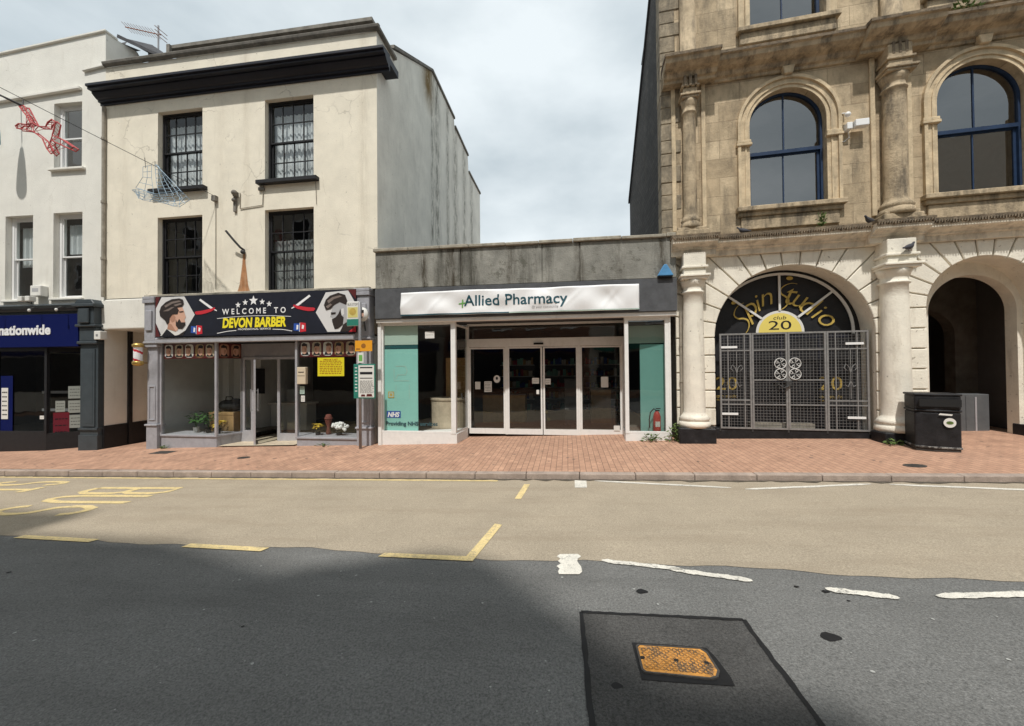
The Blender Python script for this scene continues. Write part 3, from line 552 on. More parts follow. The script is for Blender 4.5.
# ------------------------------------------------------------------ cream building with the barber shop
YF = 9.3
def sash(parent, x0, x1, z0, z1, y, cols, rows, frame, gl, fw=.05, bar=.024, curtain=None, cz=(0,1), room=True, label=None):
    """box-sash window: frame, two sashes with glazing bars, panes"""
    m = MB(); m.box(x0, x0+fw, y-.02, y+.10, z0, z1); m.box(x1-fw, x1, y-.02, y+.10, z0, z1); m.box(x0+fw, x1-fw, y-.02, y+.10, z1-fw, z1); m.box(x0+fw, x1-fw, y-.03, y+.10, z0, z0+fw*.8)
    w = m.build('window', frame, parent)
    if label: w['label'] = label
    zm = (z0+z1)/2; a, b = x0+fw, x1-fw
    for k, (c, d, yy) in enumerate(((zm-.02, z1-fw, y), (z0+fw*.8, zm+.02, y+.045))):
        m = MB(); s = .04
        m.box(a, a+s, yy, yy+.035, c, d); m.box(b-s, b, yy, yy+.035, c, d); m.box(a+s, b-s, yy, yy+.035, d-s, d); m.box(a+s, b-s, yy, yy+.035, c, c+s)
        for i in range(1, cols): xx = a+s+(b-a-2*s)*i/cols; m.box(xx-bar/2, xx+bar/2, yy+.004, yy+.03, c+s, d-s)
        for i in range(1, rows):
            zz = c+s+(d-c-2*s)*i/rows; px = [a+s]+[a+s+(b-a-2*s)*j/cols for j in range(1, cols)]+[b-s]
            for q in range(cols): m.box(px[q]+(bar/2 if q else 0), px[q+1]-(bar/2 if q < cols-1 else 0), yy+.005, yy+.029, zz-bar/2, zz+bar/2)
        m.build('sash', frame, w)
        m = MB(); m.quad((a+s,yy+.018,c+s),(b-s,yy+.018,c+s),(b-s,yy+.018,d-s),(a+s,yy+.018,d-s)); m.build('pane', gl, w)
    if curtain:
        m = MB(); n = 60; P = []
        ca, cb = z0+(z1-z0)*cz[0], z0+(z1-z0)*cz[1]
        for i in range(n+1):
            xx = a+(b-a)*i/n; P.append((xx, y+.17+.022*math.sin(i*1.1)+.012*math.sin(i*2.7)))
        for p, q in zip(P, P[1:]): m.quad((p[0],p[1],ca),(q[0],q[1],ca),(q[0],q[1],cb),(p[0],p[1],cb))
        m.build('curtain', curtain, w)
    return w
house = root('cream_building', 'tall cream rendered three storey building with black cornice and a grey barber shopfront', 'building', (-8.8, YF, -.4), 0, absz=(8.8, 0, .4))   # local x is the street's own x
X0, X1 = -12.93, -4.73
uw = [(-11.2,-9.79), (-7.9,-6.49)]
m = MB(); wall_grid(m, X0, X1, 3.7, 10.3, [(a,b,6.66,8.85) for a,b in uw]+[(a,b,3.74,5.9) for a,b in uw], .2)
m.quad((X0,0,10.3),(X1,0,10.3),(X1,.25,10.3),(X0,.25,10.3)); m.quad((X1,.25,10.3),(X0,.25,10.3),(X0,.25,10.0),(X1,.25,10.0))
m.build('front_wall', M['cream'], house)
side = [(0,-.8),(12.0,-.8),(12.0,11.40),(9.45,11.36),(9.3,12.1),(7.05,12.14),(6.95,12.44),(4.15,12.40),(2.2,11.3),(1.0,10.62),(0.25,10.3),(0,10.3)]
m = MB(); m.add([(X1, y, z) for y, z in side], [tuple(range(len(side)))]); m.build('side_wall', M['flank_render'], house)
m = MB(); m.quad((X0,0,3.0),(X0,12,3.0),(X0,12,10.3),(X0,0,10.3)); m.quad((X0,12,-.8),(X1,12,-.8),(X1,12,11.4),(X0,12,11.4)); m.build('rear_wall', M['cream'], house)
m = MB()                                               # verge coping along the stepped side wall
for (a, b) in (((.9,10.6),(4.15,12.40)), ((4.15,12.40),(6.95,12.44)), ((7.05,12.14),(9.3,12.1)), ((9.45,11.36),(12,11.4))):
    m.sprism([(a[0],a[1]),(b[0],b[1]),(b[0],b[1]+.09),(a[0],a[1]+.09)], X1-.25, X1+.06)
m.build('verge_coping', M['lead'], house)
m = MB(); m.quad((X0,.25,10.1),(X1-.05,.25,10.1),(X1-.05,4.15,12.3),(X0,4.15,12.3)); m.quad((X0,4.15,12.3),(X1-.05,4.15,12.3),(X1-.05,12,11.2),(X0,12,11.2)); rf = m.build('roof', M['slate'], house)
m = MB(); m.box(-11.7,-5.45,.95,3.2,10.4,11.42); m.box(-11.85,-5.3,.85,3.3,11.42,11.52); m.box(-11.86,-11.75,.78,.86,11.2,11.5); m.build('roof_box', M['lead'], rf)
m = MB(); mould(m, [(.05,10.3),(.10,10.33),(.12,10.4),(.06,10.43)], X0, X1+.1); m.box(X1-.02, X1+.1, .0, 1.0, 10.31, 10.4); m.build('parapet_coping', M['lead'], house, bevel=.01)
cprof = [(.04,9.2),(.04,9.26),(.10,9.265),(.10,9.31),(.15,9.33),(.21,9.38),(.25,9.42),(.25,9.455),(.35,9.46),(.35,9.515),(.40,9.52),(.40,9.58),(.02,9.63)]
m = MB(); mould(m, cprof, X0-.12, X1+.36)
m.hprism([(X1,.0),(X1+.36,.0),(X1+.36,.5),(X1,.5)], 9.40, 9.57); m.build('cornice', M['navy_black'], house)
for a, b in uw: m = MB(); m.box(a-.17, b+.16, -.14, .2, 6.56, 6.66); m.build('window_sill', M['black'], house, bevel=.008)
for a, b in uw: sash(house, a, b, 6.66, 8.85, .15, 4, 2, M['black'], M['glass'], curtain=M['lace'], cz=(.0,.88))  # shade of the lace folds is put into its colour as vertical streaks
sash(house, uw[0][0], uw[0][1], 3.74, 5.9, .15, 4, 2, M['black'], M['glass'])
sash(house, uw[1][0], uw[1][1], 3.74, 5.9, .15, 4, 2, M['black'], M['glass'], curtain=M['greycurtain'], cz=(.0,.66))
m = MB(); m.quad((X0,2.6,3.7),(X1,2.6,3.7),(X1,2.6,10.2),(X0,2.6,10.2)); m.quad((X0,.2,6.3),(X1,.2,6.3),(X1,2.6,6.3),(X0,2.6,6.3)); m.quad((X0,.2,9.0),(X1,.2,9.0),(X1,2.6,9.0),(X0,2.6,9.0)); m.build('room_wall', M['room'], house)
m = MB(); m.tube([(X0+.02,-.05,9.15),(X0+.02,-.05,3.75)], .045); 
for z in (8.2,6.4,4.8): m.tube([(X0+.02,-.05,z),(X0+.02,-.05,z+.07)], .06)
m.build('downpipe', M['pipe'], house)
# passage between the two shops: lintel panel and side walls
m = MB(); m.box(-13.02,-11.5,-.03,.25,2.83,3.68); m.build('passage_lintel', M['white_render'], house, bevel=.04, seg=3)
m = MB(); m.quad((-11.48,.25,-.8),(-11.48,3.6,-.8),(-11.48,3.6,3.7),(-11.48,.25,3.7)); m.quad((-13.1,2.2,-.8),(-11.48,2.2,-.8),(-11.48,2.2,3.7),(-13.1,2.2,3.7)); m.quad((-13.1,.0,2.84),(-13.1,2.2,2.84),(-11.48,2.2,2.84),(-11.48,.0,2.84)); m.build('passage_wall', M['white_render'], house)
m = MB(); m.box(-12.99,-12.89,.60,.70,-.5,2.84); m.build('passage_door_post', M['black'], house)
m = MB(); m.box(-13.1,-11.5,2.17,2.197,-.6,.14); m.build('passage_plinth', M['black'], house)
# cables, fixings and the rust run on the wall
m = MB(); cz_ = lambda z: z
m.tube([(-8.62,-.02,6.40),(-8.62,-.02,5.98),(-7.95,-.02,6.03),(-7.93,-.02,6.55)], .012, 6); m.tube([(-6.42,-.02,6.55),(-6.4,-.02,5.95)], .008, 6); m.tube([(-9.36,-.02,6.2),(-9.36,-.02,3.85)], .008, 6)
m.tube([(-11.0+i*.24,-.17-.02*math.sin(i*.3),3.70-.26*math.sin(math.pi*i/20)*(1 if i > 5 else .3)) for i in range(21)], .012, 6)
m.build('wall_cable', M['pipe'], house)
m = MB(); m.box(-11.5,-4.9,-.12,.0,3.66,3.74); m.build('shop_flashing', M['coping'], house, bevel=.015)
m = MB(); m.flat([(-8.72,3.75),(-8.34,3.75),(-8.40,3.95),(-8.43,4.2),(-8.47,4.5),(-8.485,4.78),(-8.55,4.78),(-8.57,4.5),(-8.62,4.15),(-8.65,3.95)], -.003); m.build('rust_stain', M['rustlight'], house)
m = MB(); m.tube([(-8.51,0,4.86),(-8.52,-.12,4.90),(-8.62,-.2,5.05),(-8.78,-.3,5.3)], .028); m.ball((-8.51,-.05,4.8), .06); m.build('rusty_hook', M['darkpipe'], house)
m = MB(); m.box(-9.42,-9.30,-.10,0,6.22,6.36); m.build('cable_anchor', M['lead'], house)
m = MB(); m.ball((-8.72,-.10,6.38), .075); m.box(-8.78,-8.68,-.09,0,6.30,6.42); m.ball((-8.76,-.08,6.2), .05); m.box(-8.80,-8.72,-.05,0,5.9,6.3); m.build('wall_fixing', M['lead'], house)
m = MB(); m.box(-8.06,-7.9,-.05,0,6.42,6.5); m.build('wall_fixing', M['lead'], house)

# barber shopfront -----------------------------------------------------------
def pil(x0, x1, parent):
    m = MB(); c = (x0+x1)/2
    m.box(x0, x1, -.1, .12, -.75, .15); m.box(x0-.03, x1+.03, -.13, .12, .15, .20); m.box(x0+.01, x1-.01, -.08, .12, .20, 2.30)
    m.box(x0+.06, x0+.1, -.10, -.08, .3, 1.25); m.box(x1-.1, x1-.06, -.10, -.08, .3, 1.25); m.box(x0+.1, x1-.1, -.10, -.08, .3, .34); m.box(x0+.1, x1-.1, -.10, -.08, 1.21, 1.25)
    p = m.build('pilaster', M['grey_paint'], parent, bevel=.008)
    m = MB(); m.box(x0-.03, x1+.03, -.14, .12, 2.30, 2.40); m.box(x0-.035, x1+.03, -.17, .12, 2.40, 2.46); m.box(x0, x1, -.16, .12, 2.46, 3.5); m.box(x0+.07, x1-.07, -.2, -.16, 2.75, 3.3); m.box(x0-.025, x1+.02, -.20, .12, 3.5, 3.6); m.box(x0-.02, x1+.02, -.2, .12, 3.6, 3.68); m.build('console', M['grey_paint'], p, bevel=.012)
pil(-11.43,-11.09,house); pil(-5.26,-4.88,house)
m = MB(); m.box(-11.09,-5.26,-.17,-.02,2.40,2.55); m.build('shopfront_rail', M['silver'], house, bevel=.02, seg=2)
m = MB(); m.box(-11.09,-5.26,-.02,.02,2.55,3.66); m.build('shopfront_backing', M['room'], house)
DY = .65
def shopfront_bay(x0, x1, xi, s):                     # one display bay: front glass x0..x1, return glass to xi at the door line; s=+1 return on the right
    a, b = (x0, x1)
    corner = b if s > 0 else a
    m = MB(); m.hprism([(a,0),(b,0),(xi,DY),(a,DY)] if s > 0 else [(a,0),(b,0),(b,DY),(xi,DY)], -.75, -.14); m.hprism([(a-.0,-.03),(b+.02*s,-.03),(xi+.03*s,DY),(a,DY)] if s > 0 else [(a-.02,-.03),(b,-.03),(b,DY),(xi-.03,DY)], -.14, -.09)
    m.build('stall_riser', M['grey_paint'], house, bevel=.006)
    m = MB(); m.box(corner-.03, corner+.03, -.03, .03, -.09, 2.4); m.box(xi-.03, xi+.03, DY-.03, DY+.03, -.09, 2.4); e = a if s > 0 else b
    m.box(e-.025, e+.025, -.02, .04, -.09, 2.4); w = m.build('shop_window', M['silver'], house)
    m = MB(); m.quad((a,0,-.09),(b,0,-.09),(b,0,2.4),(a,0,2.4)); m.quad((corner,0,-.09),(xi,DY,-.09),(xi,DY,2.4),(corner,0,2.4)); m.build('pane', M['clear'], w)
shopfront_bay(-11.07,-9.35,-9.17,1); shopfront_bay(-6.98,-5.28,-7.42,-1)
m = MB(); z1 = 2.4
for a, b in ((-9.17,-9.07), (-8.87,-8.77), (-8.05,-7.97), (-7.49,-7.42)): m.box(a, b, DY-.03, DY+.03, -.42, 1.95)
m.box(-9.17,-7.42,DY-.03,DY+.03,1.95,2.02); m.box(-9.07,-8.87,DY-.03,DY+.03,-.42,-.05); m.box(-7.97,-7.49,DY-.03,DY+.03,-.42,-.12); df = m.build('door_frame', M['silver'], house)
m = MB(); m.quad((-9.17,DY,2.02),(-7.42,DY,2.02),(-7.42,DY,2.4),(-9.17,DY,2.4)); m.build('transom_panel', M['grey_paint'], house)
m = MB(); m.quad((-9.07,DY,-.05),(-8.87,DY,-.05),(-8.87,DY,1.95),(-9.07,DY,1.95)); m.quad((-7.97,DY,-.12),(-7.49,DY,-.12),(-7.49,DY,1.95),(-7.97,DY,1.95)); m.build('pane', M['darkglass'], df)
dv = Vector((8.79,-9.93,0)).normalized(); dl = .76      # open leaf, swung out towards the street
dm = MB(); pr = Vector((-dv.y, dv.x, 0))
def leafbox(mb, s0, s1, t0, t1, z0, z1):
    o = Vector((-8.77, DY-.05, 0)); c = [o+dv*s+pr*t for s, t in ((s0,t0),(s1,t0),(s1,t1),(s0,t1))]; mb.hprism([(p.x,p.y) for p in c], z0, z1)
for s0, s1, z0, z1 in ((0,.08,-.4,1.93),(dl-.08,dl,-.4,1.93),(.08,dl-.08,1.85,1.93),(.08,dl-.08,-.4,-.2)): leafbox(dm, s0, s1, 0, .045, z0, z1)
dr = dm.build('door', M['silver'], house)
dm = MB(); leafbox(dm, .08, dl-.08, .02, .026, -.2, 1.85); dm.build('pane', M['clear'], dr)
dm = MB(); o = Vector((-8.77,DY-.05,0))+dv*(dl-.04); 
for t in (-.06, .10): dm.tube([tuple(o+pr*t+Vector((0,0,z))) for z in (.55,1.15)], .014)
for z in (.6,1.1): dm.tube([tuple(o+pr*t+Vector((0,0,z))) for t in (-.06,.10)], .01)
dm.build('handle', M['steel'], dr)
m = MB(); m.quad((-9.3,-.02,-.375),(-7.05,-.02,-.30),(-7.05,4.6,-.30),(-9.3,4.6,-.375)); m.build('threshold', M['tile'], house)
m = MB(); m.quad((-11.4,DY,-.2),(-9.2,DY,-.2),(-9.2,4.6,-.2),(-11.4,4.6,-.2)); m.quad((-7.4,DY,-.2),(-4.9,DY,-.2),(-4.9,4.6,-.2),(-7.4,4.6,-.2)); m.build('shop_floor', M['floorint'], house)
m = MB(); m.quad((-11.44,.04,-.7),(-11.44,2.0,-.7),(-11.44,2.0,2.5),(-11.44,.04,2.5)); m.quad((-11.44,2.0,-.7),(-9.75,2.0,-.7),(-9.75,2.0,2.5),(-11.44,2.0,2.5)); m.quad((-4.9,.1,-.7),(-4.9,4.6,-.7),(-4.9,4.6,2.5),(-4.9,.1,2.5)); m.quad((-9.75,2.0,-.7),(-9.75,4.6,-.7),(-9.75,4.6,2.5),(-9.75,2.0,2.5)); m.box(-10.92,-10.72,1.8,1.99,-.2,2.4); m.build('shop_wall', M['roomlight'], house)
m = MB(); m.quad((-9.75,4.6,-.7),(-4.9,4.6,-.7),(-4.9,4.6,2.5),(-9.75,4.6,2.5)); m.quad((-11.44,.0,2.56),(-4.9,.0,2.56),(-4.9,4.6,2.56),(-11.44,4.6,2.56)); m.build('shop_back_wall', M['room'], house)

# sign board over the barber shop
sg = root('barber_sign', 'black barber shop sign with yellow lettering, razors and two haircut portraits', 'sign', (-8.05, YF-.19, 3.1), 0)
def SG(m): m.v = [(x+8.05, y, z-3.1) for x, y, z in m.v]; return m
m = MB(); m.box(-11.0,-5.2,-.02,.02,2.57,3.66); SG(m).build('board', M['signblack'], sg)
m = MB(); text(m, 'WELCOME TO', -8.97, 3.125, -.024, w=1.84, h=.145, space=.38, bold=.02); SG(m).build('lettering', M['white'], sg)
m = MB(); text(m, 'DEVON BARBER', -8.96, 2.78, -.024, w=1.84, h=.25, shear=.12, bold=.045); SG(m).build('lettering', M['yellow'], sg)
m = MB(); text(m, 'PROFESSIONAL SERVICE', -8.5, 2.70, -.024, w=.95, h=.045, bold=.01)
m.ribbon([(-9.12,3.02),(-8.6,3.055),(-8.05,3.065),(-7.5,3.055),(-6.98,3.02)], .012, -.024); m.ribbon([(-9.12,2.63),(-8.8,2.68),(-8.55,2.695)], .016, -.024); m.ribbon([(-7.5,2.705),(-7.2,2.69),(-6.95,2.645)], .016, -.024); SG(m).build('rule', M['white'], sg)
for (cx, cz, r) in ((-8.5,3.36,.085),(-8.29,3.42,.085),(-8.05,3.46,.135),(-7.8,3.42,.085),(-7.6,3.36,.085)):
    m = MB(); m.flat([(cx+(r if k%2==0 else r*.42)*math.cos(R(90+36*k)), cz+(r if k%2==0 else r*.42)*math.sin(R(90+36*k))) for k in range(10)], -.024); SG(m).build('star', M['white'], sg)
for s, cx in ((1,-9.4),(-1,-6.69)):                     # cut-throat razors
    m = MB(); X = lambda u: cx+s*u
    bl = [(X(-.26),3.52),(X(-.22),3.56),(X(.10),3.35),(X(.22),3.27),(X(.28),3.235),(X(.27),3.215),(X(.2),3.245),(X(.06),3.30)]
    m.flat(bl if s < 0 else bl[::-1], -.026); rz = SG(m).build('razor', M['white'], sg)
    m = MB(); m.ribbon([(X(-.38),3.20),(X(-.34),3.185),(X(-.2),3.19),(X(-.05),3.215),(X(.1),3.25),(X(.22),3.30)], [.03,.085,.095,.09,.075,.05], -.029); SG(m).build('grip', M['red'], rz)
for cx in (-9.73, -6.73):                               # paired emblem, blue and red
    m = MB(); m.mi = 0; m.flat([(cx-.18,2.66),(cx,2.64),(cx,2.83),(cx-.17,2.84)], -.024); m.mi = 1; m.flat([(cx+.005,2.61),(cx+.17,2.63),(cx+.16,2.84),(cx+.005,2.86)], -.024)
    m.mi = 2; m.flat([(cx-.10,2.68),(cx-.05,2.68),(cx-.04,2.79),(cx-.09,2.80)], -.027); m.flat([(cx+.05,2.70),(cx+.10,2.69),(cx+.12,2.78),(cx+.06,2.80)], -.027); m.ribbon([(cx-.015,2.62),(cx+.0,2.85)], .012, -.028); SG(m).build('emblem', [M['blueink'], M['red'], M['white']], sg)
def portrait(hexpts, layers, fx, fz):
    m = MB(); T = lambda pts: [(fx(p[0]), fz(p[1])) for p in pts]
    m.flat(T(hexpts), -.024); po = SG(m).build('portrait', M['printbg'], sg)
    m = MB(); mats = []
    for k, (pts, mt) in enumerate(layers): mats.append(M[mt]); m.mi = k; m.flat(T(pts), -.026-.0015*k)
    SG(m).build('picture', mats, po)
portrait([(105,118),(275,118),(352,270),(262,435),(105,435),(62,330),(62,210)],
 [([(145,375),(220,400),(262,435),(95,435)],'offwhite'), ([(145,380),(108,435),(205,435)],'ink'), ([(235,430),(215,435),(262,435),(285,395)],'hair'),
  ([(225,205),(262,205),(272,230),(288,290),(278,305),(285,330),(280,350),(262,365),(235,372),(222,400),(150,378),(158,330),(165,285),(190,262)],'skin'),
  ([(176,275),(198,265),(212,285),(205,320),(185,330),(172,305)],'skin2'), ([(218,405),(150,380),(160,340),(180,340)],'skin2'),
  ([(240,300),(255,330),(283,330),(286,352),(262,384),(232,380),(215,355),(214,300),(224,330)],'hair'), ([(240,240),(272,238),(272,246),(242,250)],'hair'),
  ([(92,235),(105,195),(140,160),(185,138),(240,133),(268,145),(274,180),(258,203),(225,208),(238,230),(226,262),(190,262),(170,290),(166,330),(150,345),(135,310),(98,275)],'hair'),
  ([(130,190),(180,160),(240,150),(255,160),(190,175),(140,205)],'hairlight'), ([(120,235),(180,205),(210,200),(160,235)],'hairlight'), ([(200,185),(250,172),(262,182),(215,198)],'hairlight')],
 lambda px: -10.99+(px-62)/290*1.2, lambda py: 2.6+(435-py)/317*1.04)
portrait([(238,60),(400,52),(455,150),(455,230),(395,340),(250,340),(165,200)],
 [([(340,340),(365,290),(400,270),(455,300),(455,340)],'hair'), ([(405,340),(455,300),(455,345)],'red'), ([(300,150),(340,130),(385,150),(398,200),(402,265),(360,292),(330,315),(310,320),(295,290),(282,270),(285,240),(270,235),(278,205),(285,175)],'greyprint'),
  ([(352,180),(368,176),(372,215),(360,230),(350,210)],'printbg'), ([(283,252),(310,238),(330,215),(345,180),(352,225),(368,240),(362,292),(328,318),(303,322),(292,292)],'hair'), ([(276,203),(312,203),(310,216),(278,220)],'hair'),
  ([(226,150),(240,112),(270,85),(330,66),(380,83),(396,128),(385,152),(340,132),(300,152),(275,178),(240,186)],'hair'), ([(250,120),(290,95),(340,85),(360,92),(300,110),(260,140)],'hairlight'), ([(240,160),(275,140),(285,150),(255,175)],'hairlight')],
 lambda px: -6.29+(px-165)/290*1.09, lambda py: 2.6+(340-py)/288*1.03)
m = MB(); m.flat([(-11.0,2.58),(-10.86,2.58),(-11.0,2.95)], -.0235); m.flat([(-11.0,3.3),(-10.86,3.65),(-11.0,3.65)], -.0235); m.flat([(-5.2,2.58),(-5.2,2.8),(-5.42,2.58)], -.0235); m.flat([(-5.2,3.65),(-5.42,3.65),(-5.2,3.4)], -.0235); SG(m).build('corner_flash', M['maroon'], sg)

# strips of haircut pictures inside the glass, and other notices
def strip_poster(x0, x1, n, lab, y, rz=0, dim=False):
    p = root('haircut_picture_strip', lab, 'poster', (x0, YF+y, 1.98), rz, 'strips of haircut pictures in the barber windows')
    w = x1-x0
    m = MB(); m.box(0, w, 0, .006, 0, .42); m.build('board', M['maroon'], p)
    for i in range(n):
        cx = w*(i+.5)/n; hw = w/n*.42
        m = MB(); mats = ['skin2' if dim else ('printbg','tile','offwhite','wood','tile')[i % 5], 'skin', ('hair','hair','darkhair')[i % 3], 'ink', 'skin2']
        m.mi = 0; m.flat([(cx+hw*math.copysign(abs(math.cos(R(a)))**.5, math.cos(R(a))), .21+.18*math.copysign(abs(math.sin(R(a)))**.5, math.sin(R(a)))) for a in range(0,360,20)], -.003)
        t = rnd.uniform(-.03,.03); s = 1 if i % 2 else -1
        m.mi = 3; m.flat([(cx-hw*.8,.05),(cx+hw*.8,.05),(cx+hw*.5,.13),(cx-hw*.5,.13)], -.0045)
        m.mi = 1; m.flat([(cx+t+hw*.58*math.cos(R(a)), .20+.125*math.sin(R(a))) for a in range(0,360,30)], -.006)
        m.mi = 4; m.flat([(cx+t-s*hw*.45,.22),(cx+t-s*hw*.1,.1),(cx+t-s*hw*.05,.24)][::s], -.0072)
        m.mi = 2; m.flat([(cx+t-hw*.6,.24),(cx+t-hw*.3,.285),(cx+t+hw*.5,.27),(cx+t+hw*.66,.33),(cx+t+hw*.2,.372),(cx+t-hw*.45,.35)] if s > 0 else [(cx+t-hw*.5,.28),(cx+t+hw*.35,.29),(cx+t+hw*.62,.22),(cx+t+hw*.6,.33),(cx+t-hw*.1,.375),(cx+t-hw*.66,.32)], -.008)
        m.build('picture', [M[k] for k in mats], p)
strip_poster(-11.0,-9.40,5,'strip of five haircut pictures along the left barber window',.012)
strip_poster(-6.9,-5.32,5,'strip of five haircut pictures above the yellow price list',.012)
pa = math.atan2(DY, .18); strip_poster(-9.325, -9.325+.6, 2, 'short strip of two dark haircut pictures on the barber window return', .03, pa, True)
yl = root('price_list', 'bright yellow price list poster in the right barber window', 'poster', (-6.03, YF+.012, 1.72))
m = MB(); m.box(-.37,.37,0,.005,-.24,.24); m.build('sheet', M['yellow'], yl)
m = MB()
for i in range(9):
    z = .19-i*.045; xx = -.31
    if i == 0: text(m, 'PRICE LIST', -.2, .17, -.003, w=.4, h=.035, bold=.02); continue
    while xx < .28:
        w = rnd.uniform(.03,.09); m.flat([(xx,z-.009),(min(xx+w,.31),z-.009),(min(xx+w,.31),z+.009),(xx,z+.009)], -.003); xx += w+.02
m.build('print', mat('red_brown_print', (.45,.13,.02), .7), yl)
def paper(name, lab, cat, x, y, z, w, h, material='offwhite', lines=4, rz=0, group=None, ink='ink', yo=YF):
    p = root(name, lab, cat, (x, yo+y, z), rz, group)
    m = MB(); m.box(-w/2, w/2, 0, .004, -h/2, h/2); m.build('sheet', M[material], p)
    if lines:
        m = MB()
        for i in range(lines):
            zz = h/2-h*(i+1)/(lines+1); xx = -w*.38
            while xx < w*.36:
                q = rnd.uniform(.08,.22)*w; m.flat([(xx,zz-h*.02),(min(xx+q,w*.38),zz-h*.02),(min(xx+q,w*.38),zz+h*.02),(xx,zz+h*.02)], -.002); xx += q+.05*w
        m.build('print', M[ink], p)
    return p
lb = root('letter_box', 'cream metal letter box on the glass left of the yellow price list', 'letter box', (-6.78, YF-.055, 1.50))
m = MB(); m.box(-.12,.12,-.05,.05,-.22,.22); m.build('case', mat('cream_metal', (.62,.52,.38), .5), lb, bevel=.012, seg=2)
m = MB(); m.box(-.08,.08,-.054,-.049,.08,.1); m.box(-.1,.1,-.053,-.049,-.01,.0); m.build('slot', M['ink'], lb)
paper('notice','small pale green notice below the cream letter box','notice',-6.82,-.012,1.12,.13,.2,'tealpale',5)
paper('notice','narrow white notice below the pale green one','notice',-6.80,-.012,.9,.11,.16,'offwhite',3)
paper('picture_frame','dark framed picture on the wall behind the left barber window','picture',-9.82,1.96,1.3,.5,.8,'ink',0)
# things in the barber windows
def plant(x, y, z, h, n, lab, spread=.2, pot='pot', lm='leaf', grp=None):
    p = root('potted_plant', lab, 'plant', (x, YF+y, z), 0, grp)
    m = MB(); m.lathe([(.05,0),(.075,.14),(.08,.15),(.06,.15),(.05,.12)]); m.build('pot', M[pot], p)
    m = MB()
    for i in range(n):
        a = rnd.uniform(0,6.28); d = rnd.uniform(.2,1)*spread; hz = .15+h*rnd.uniform(.3,1); c = Vector((d*math.cos(a), d*math.sin(a), hz)); l = rnd.uniform(.05,.09)
        u = Vector((math.cos(a), math.sin(a), rnd.uniform(-.6,.3))).normalized(); v = Vector((-math.sin(a), math.cos(a), rnd.uniform(-.4,.4)))
        m.add([c-u*l, c+v*l*.5, c+u*l, c-v*l*.5], [(0,1,2,3)])
    m.build('leaves', M[lm], p)
    m = MB()
    for i in range(5): a = i*1.3; m.tube([(0,0,.12),(.04*math.cos(a),.04*math.sin(a),.15+h*.4),(spread*.6*math.cos(a),spread*.6*math.sin(a),.15+h*.75)], .006, 5)
    m.build('stem', M['leaf'], p)
    return p
plant(-10.4,.4,-.09,.42,60,'broad leafed plant in a white pot, leftmost in the barber window',.26)
plant(-9.95,.35,-.09,.42,60,'leafy plant in a dark trough right of the wooden crate',.28,'rubber')
plant(-9.52,.22,-.09,.2,40,'low yellow green plant at the corner of the left barber window',.17,'rubber','petaly')
cr = root('wooden_crate', 'pale wooden box on the floor behind the window plants', 'crate', (-9.95, YF+.95, -.2))
m = MB(); m.box(-.4,.4,-.2,.2,0,.62); m.build('box', M['wood'], cr, bevel=.01)
m = MB(); m.box(-.41,.41,-.21,.21,.56,.64); m.build('lid', M['wood'], cr)
bgp = root('dark_bag', 'black bag slumped on top of the wooden box', 'bag', (-9.8, YF+.95, .44))
m = MB(); m.smooth = True; m.ball((0,0,.17),(.42,.2,.17),14,9); m.ball((.15,0,.26),(.2,.15,.13),12,8); m.ball((-.2,.02,.22),(.18,.15,.12),12,8); m.build('body', M['rubber'], bgp)
m = MB(); m.tube([(-.15,-.05,.3),(-.1,-.08,.44),(.08,-.08,.44),(.12,-.05,.34)], .015); m.build('strap', M['rubber'], bgp)
fl = root('flower_bunch', 'bunch of white flowers at the foot of the right barber window', 'flowers', (-5.98, YF+.3, -.09))
m = MB(); m.lathe([(.06,0),(.09,.12),(.08,.12)]); m.build('pot', M['rubber'], fl)
m = MB()
for i in range(45):
    a = rnd.uniform(0,6.28); d = rnd.uniform(0,.22); m.ball((d*math.cos(a), d*math.sin(a)*.7, .2+rnd.uniform(0,.14)-(d*d)*1.5), rnd.uniform(.03,.05), 6, 4)
m.build('blossom', M['petal'], fl)
vs = root('brick_red_vase', 'tall brick red vase behind the white flowers', 'vase', (-6.35, YF+.4, -.09))
m = MB(); m.smooth = True; m.lathe([(.05,0),(.07,.04),(.04,.2),(.08,.33),(.10,.43),(.07,.52),(.05,.54)]); m.build('body', M['terracotta'], vs)
m = MB(); m.tube([(.10*math.cos(R(a)),.10*math.sin(R(a)),.43) for a in range(0,360,20)], .012, 6, True); m.build('rim_band', M['terracotta'], vs)
plant(-6.58,.28,-.09,.16,36,'yellow flowering plant left of the brick red vase',.13,'rubber','petaly')
ct = root('reception_counter', 'white reception counter seen through the open barber door', 'counter', (-9.05, YF+2.6, -.33))
m = MB(); m.box(-.65,.65,-.25,.25,.0,.85); m.build('body', M['roomlight'], ct, bevel=.02)
m = MB(); m.box(-.7,.7,-.3,.3,.85,.9); m.build('top', M['offwhite'], ct)
bp = root('barber_pole', 'red and white striped barber pole on the left grey pilaster', 'barber pole', (-11.49, YF-.26, 1.80))
m = MB(); n = 20
for i in range(24):
    for k in range(n):
        a0, a1 = 2*math.pi*k/n, 2*math.pi*(k+1)/n; z0, z1 = .12+i*.016, .12+(i+1)*.016
        m.mi = 0 if ((k/n+i/24*1.5) % .5) < .25 else (2 if ((k/n+i/24*1.5) % 1) < .5 else 1)
        if m.mi == 2: m.mi = 1 if (k+i) % 1 else 2
        m.quad(*[(.095*math.cos(a),.095*math.sin(a),z) for a, z in ((a0,z0),(a1,z0),(a1,z1),(a0,z1))])
m.build('striped_cylinder', [M['white'], M['red'], M['white']], bp)
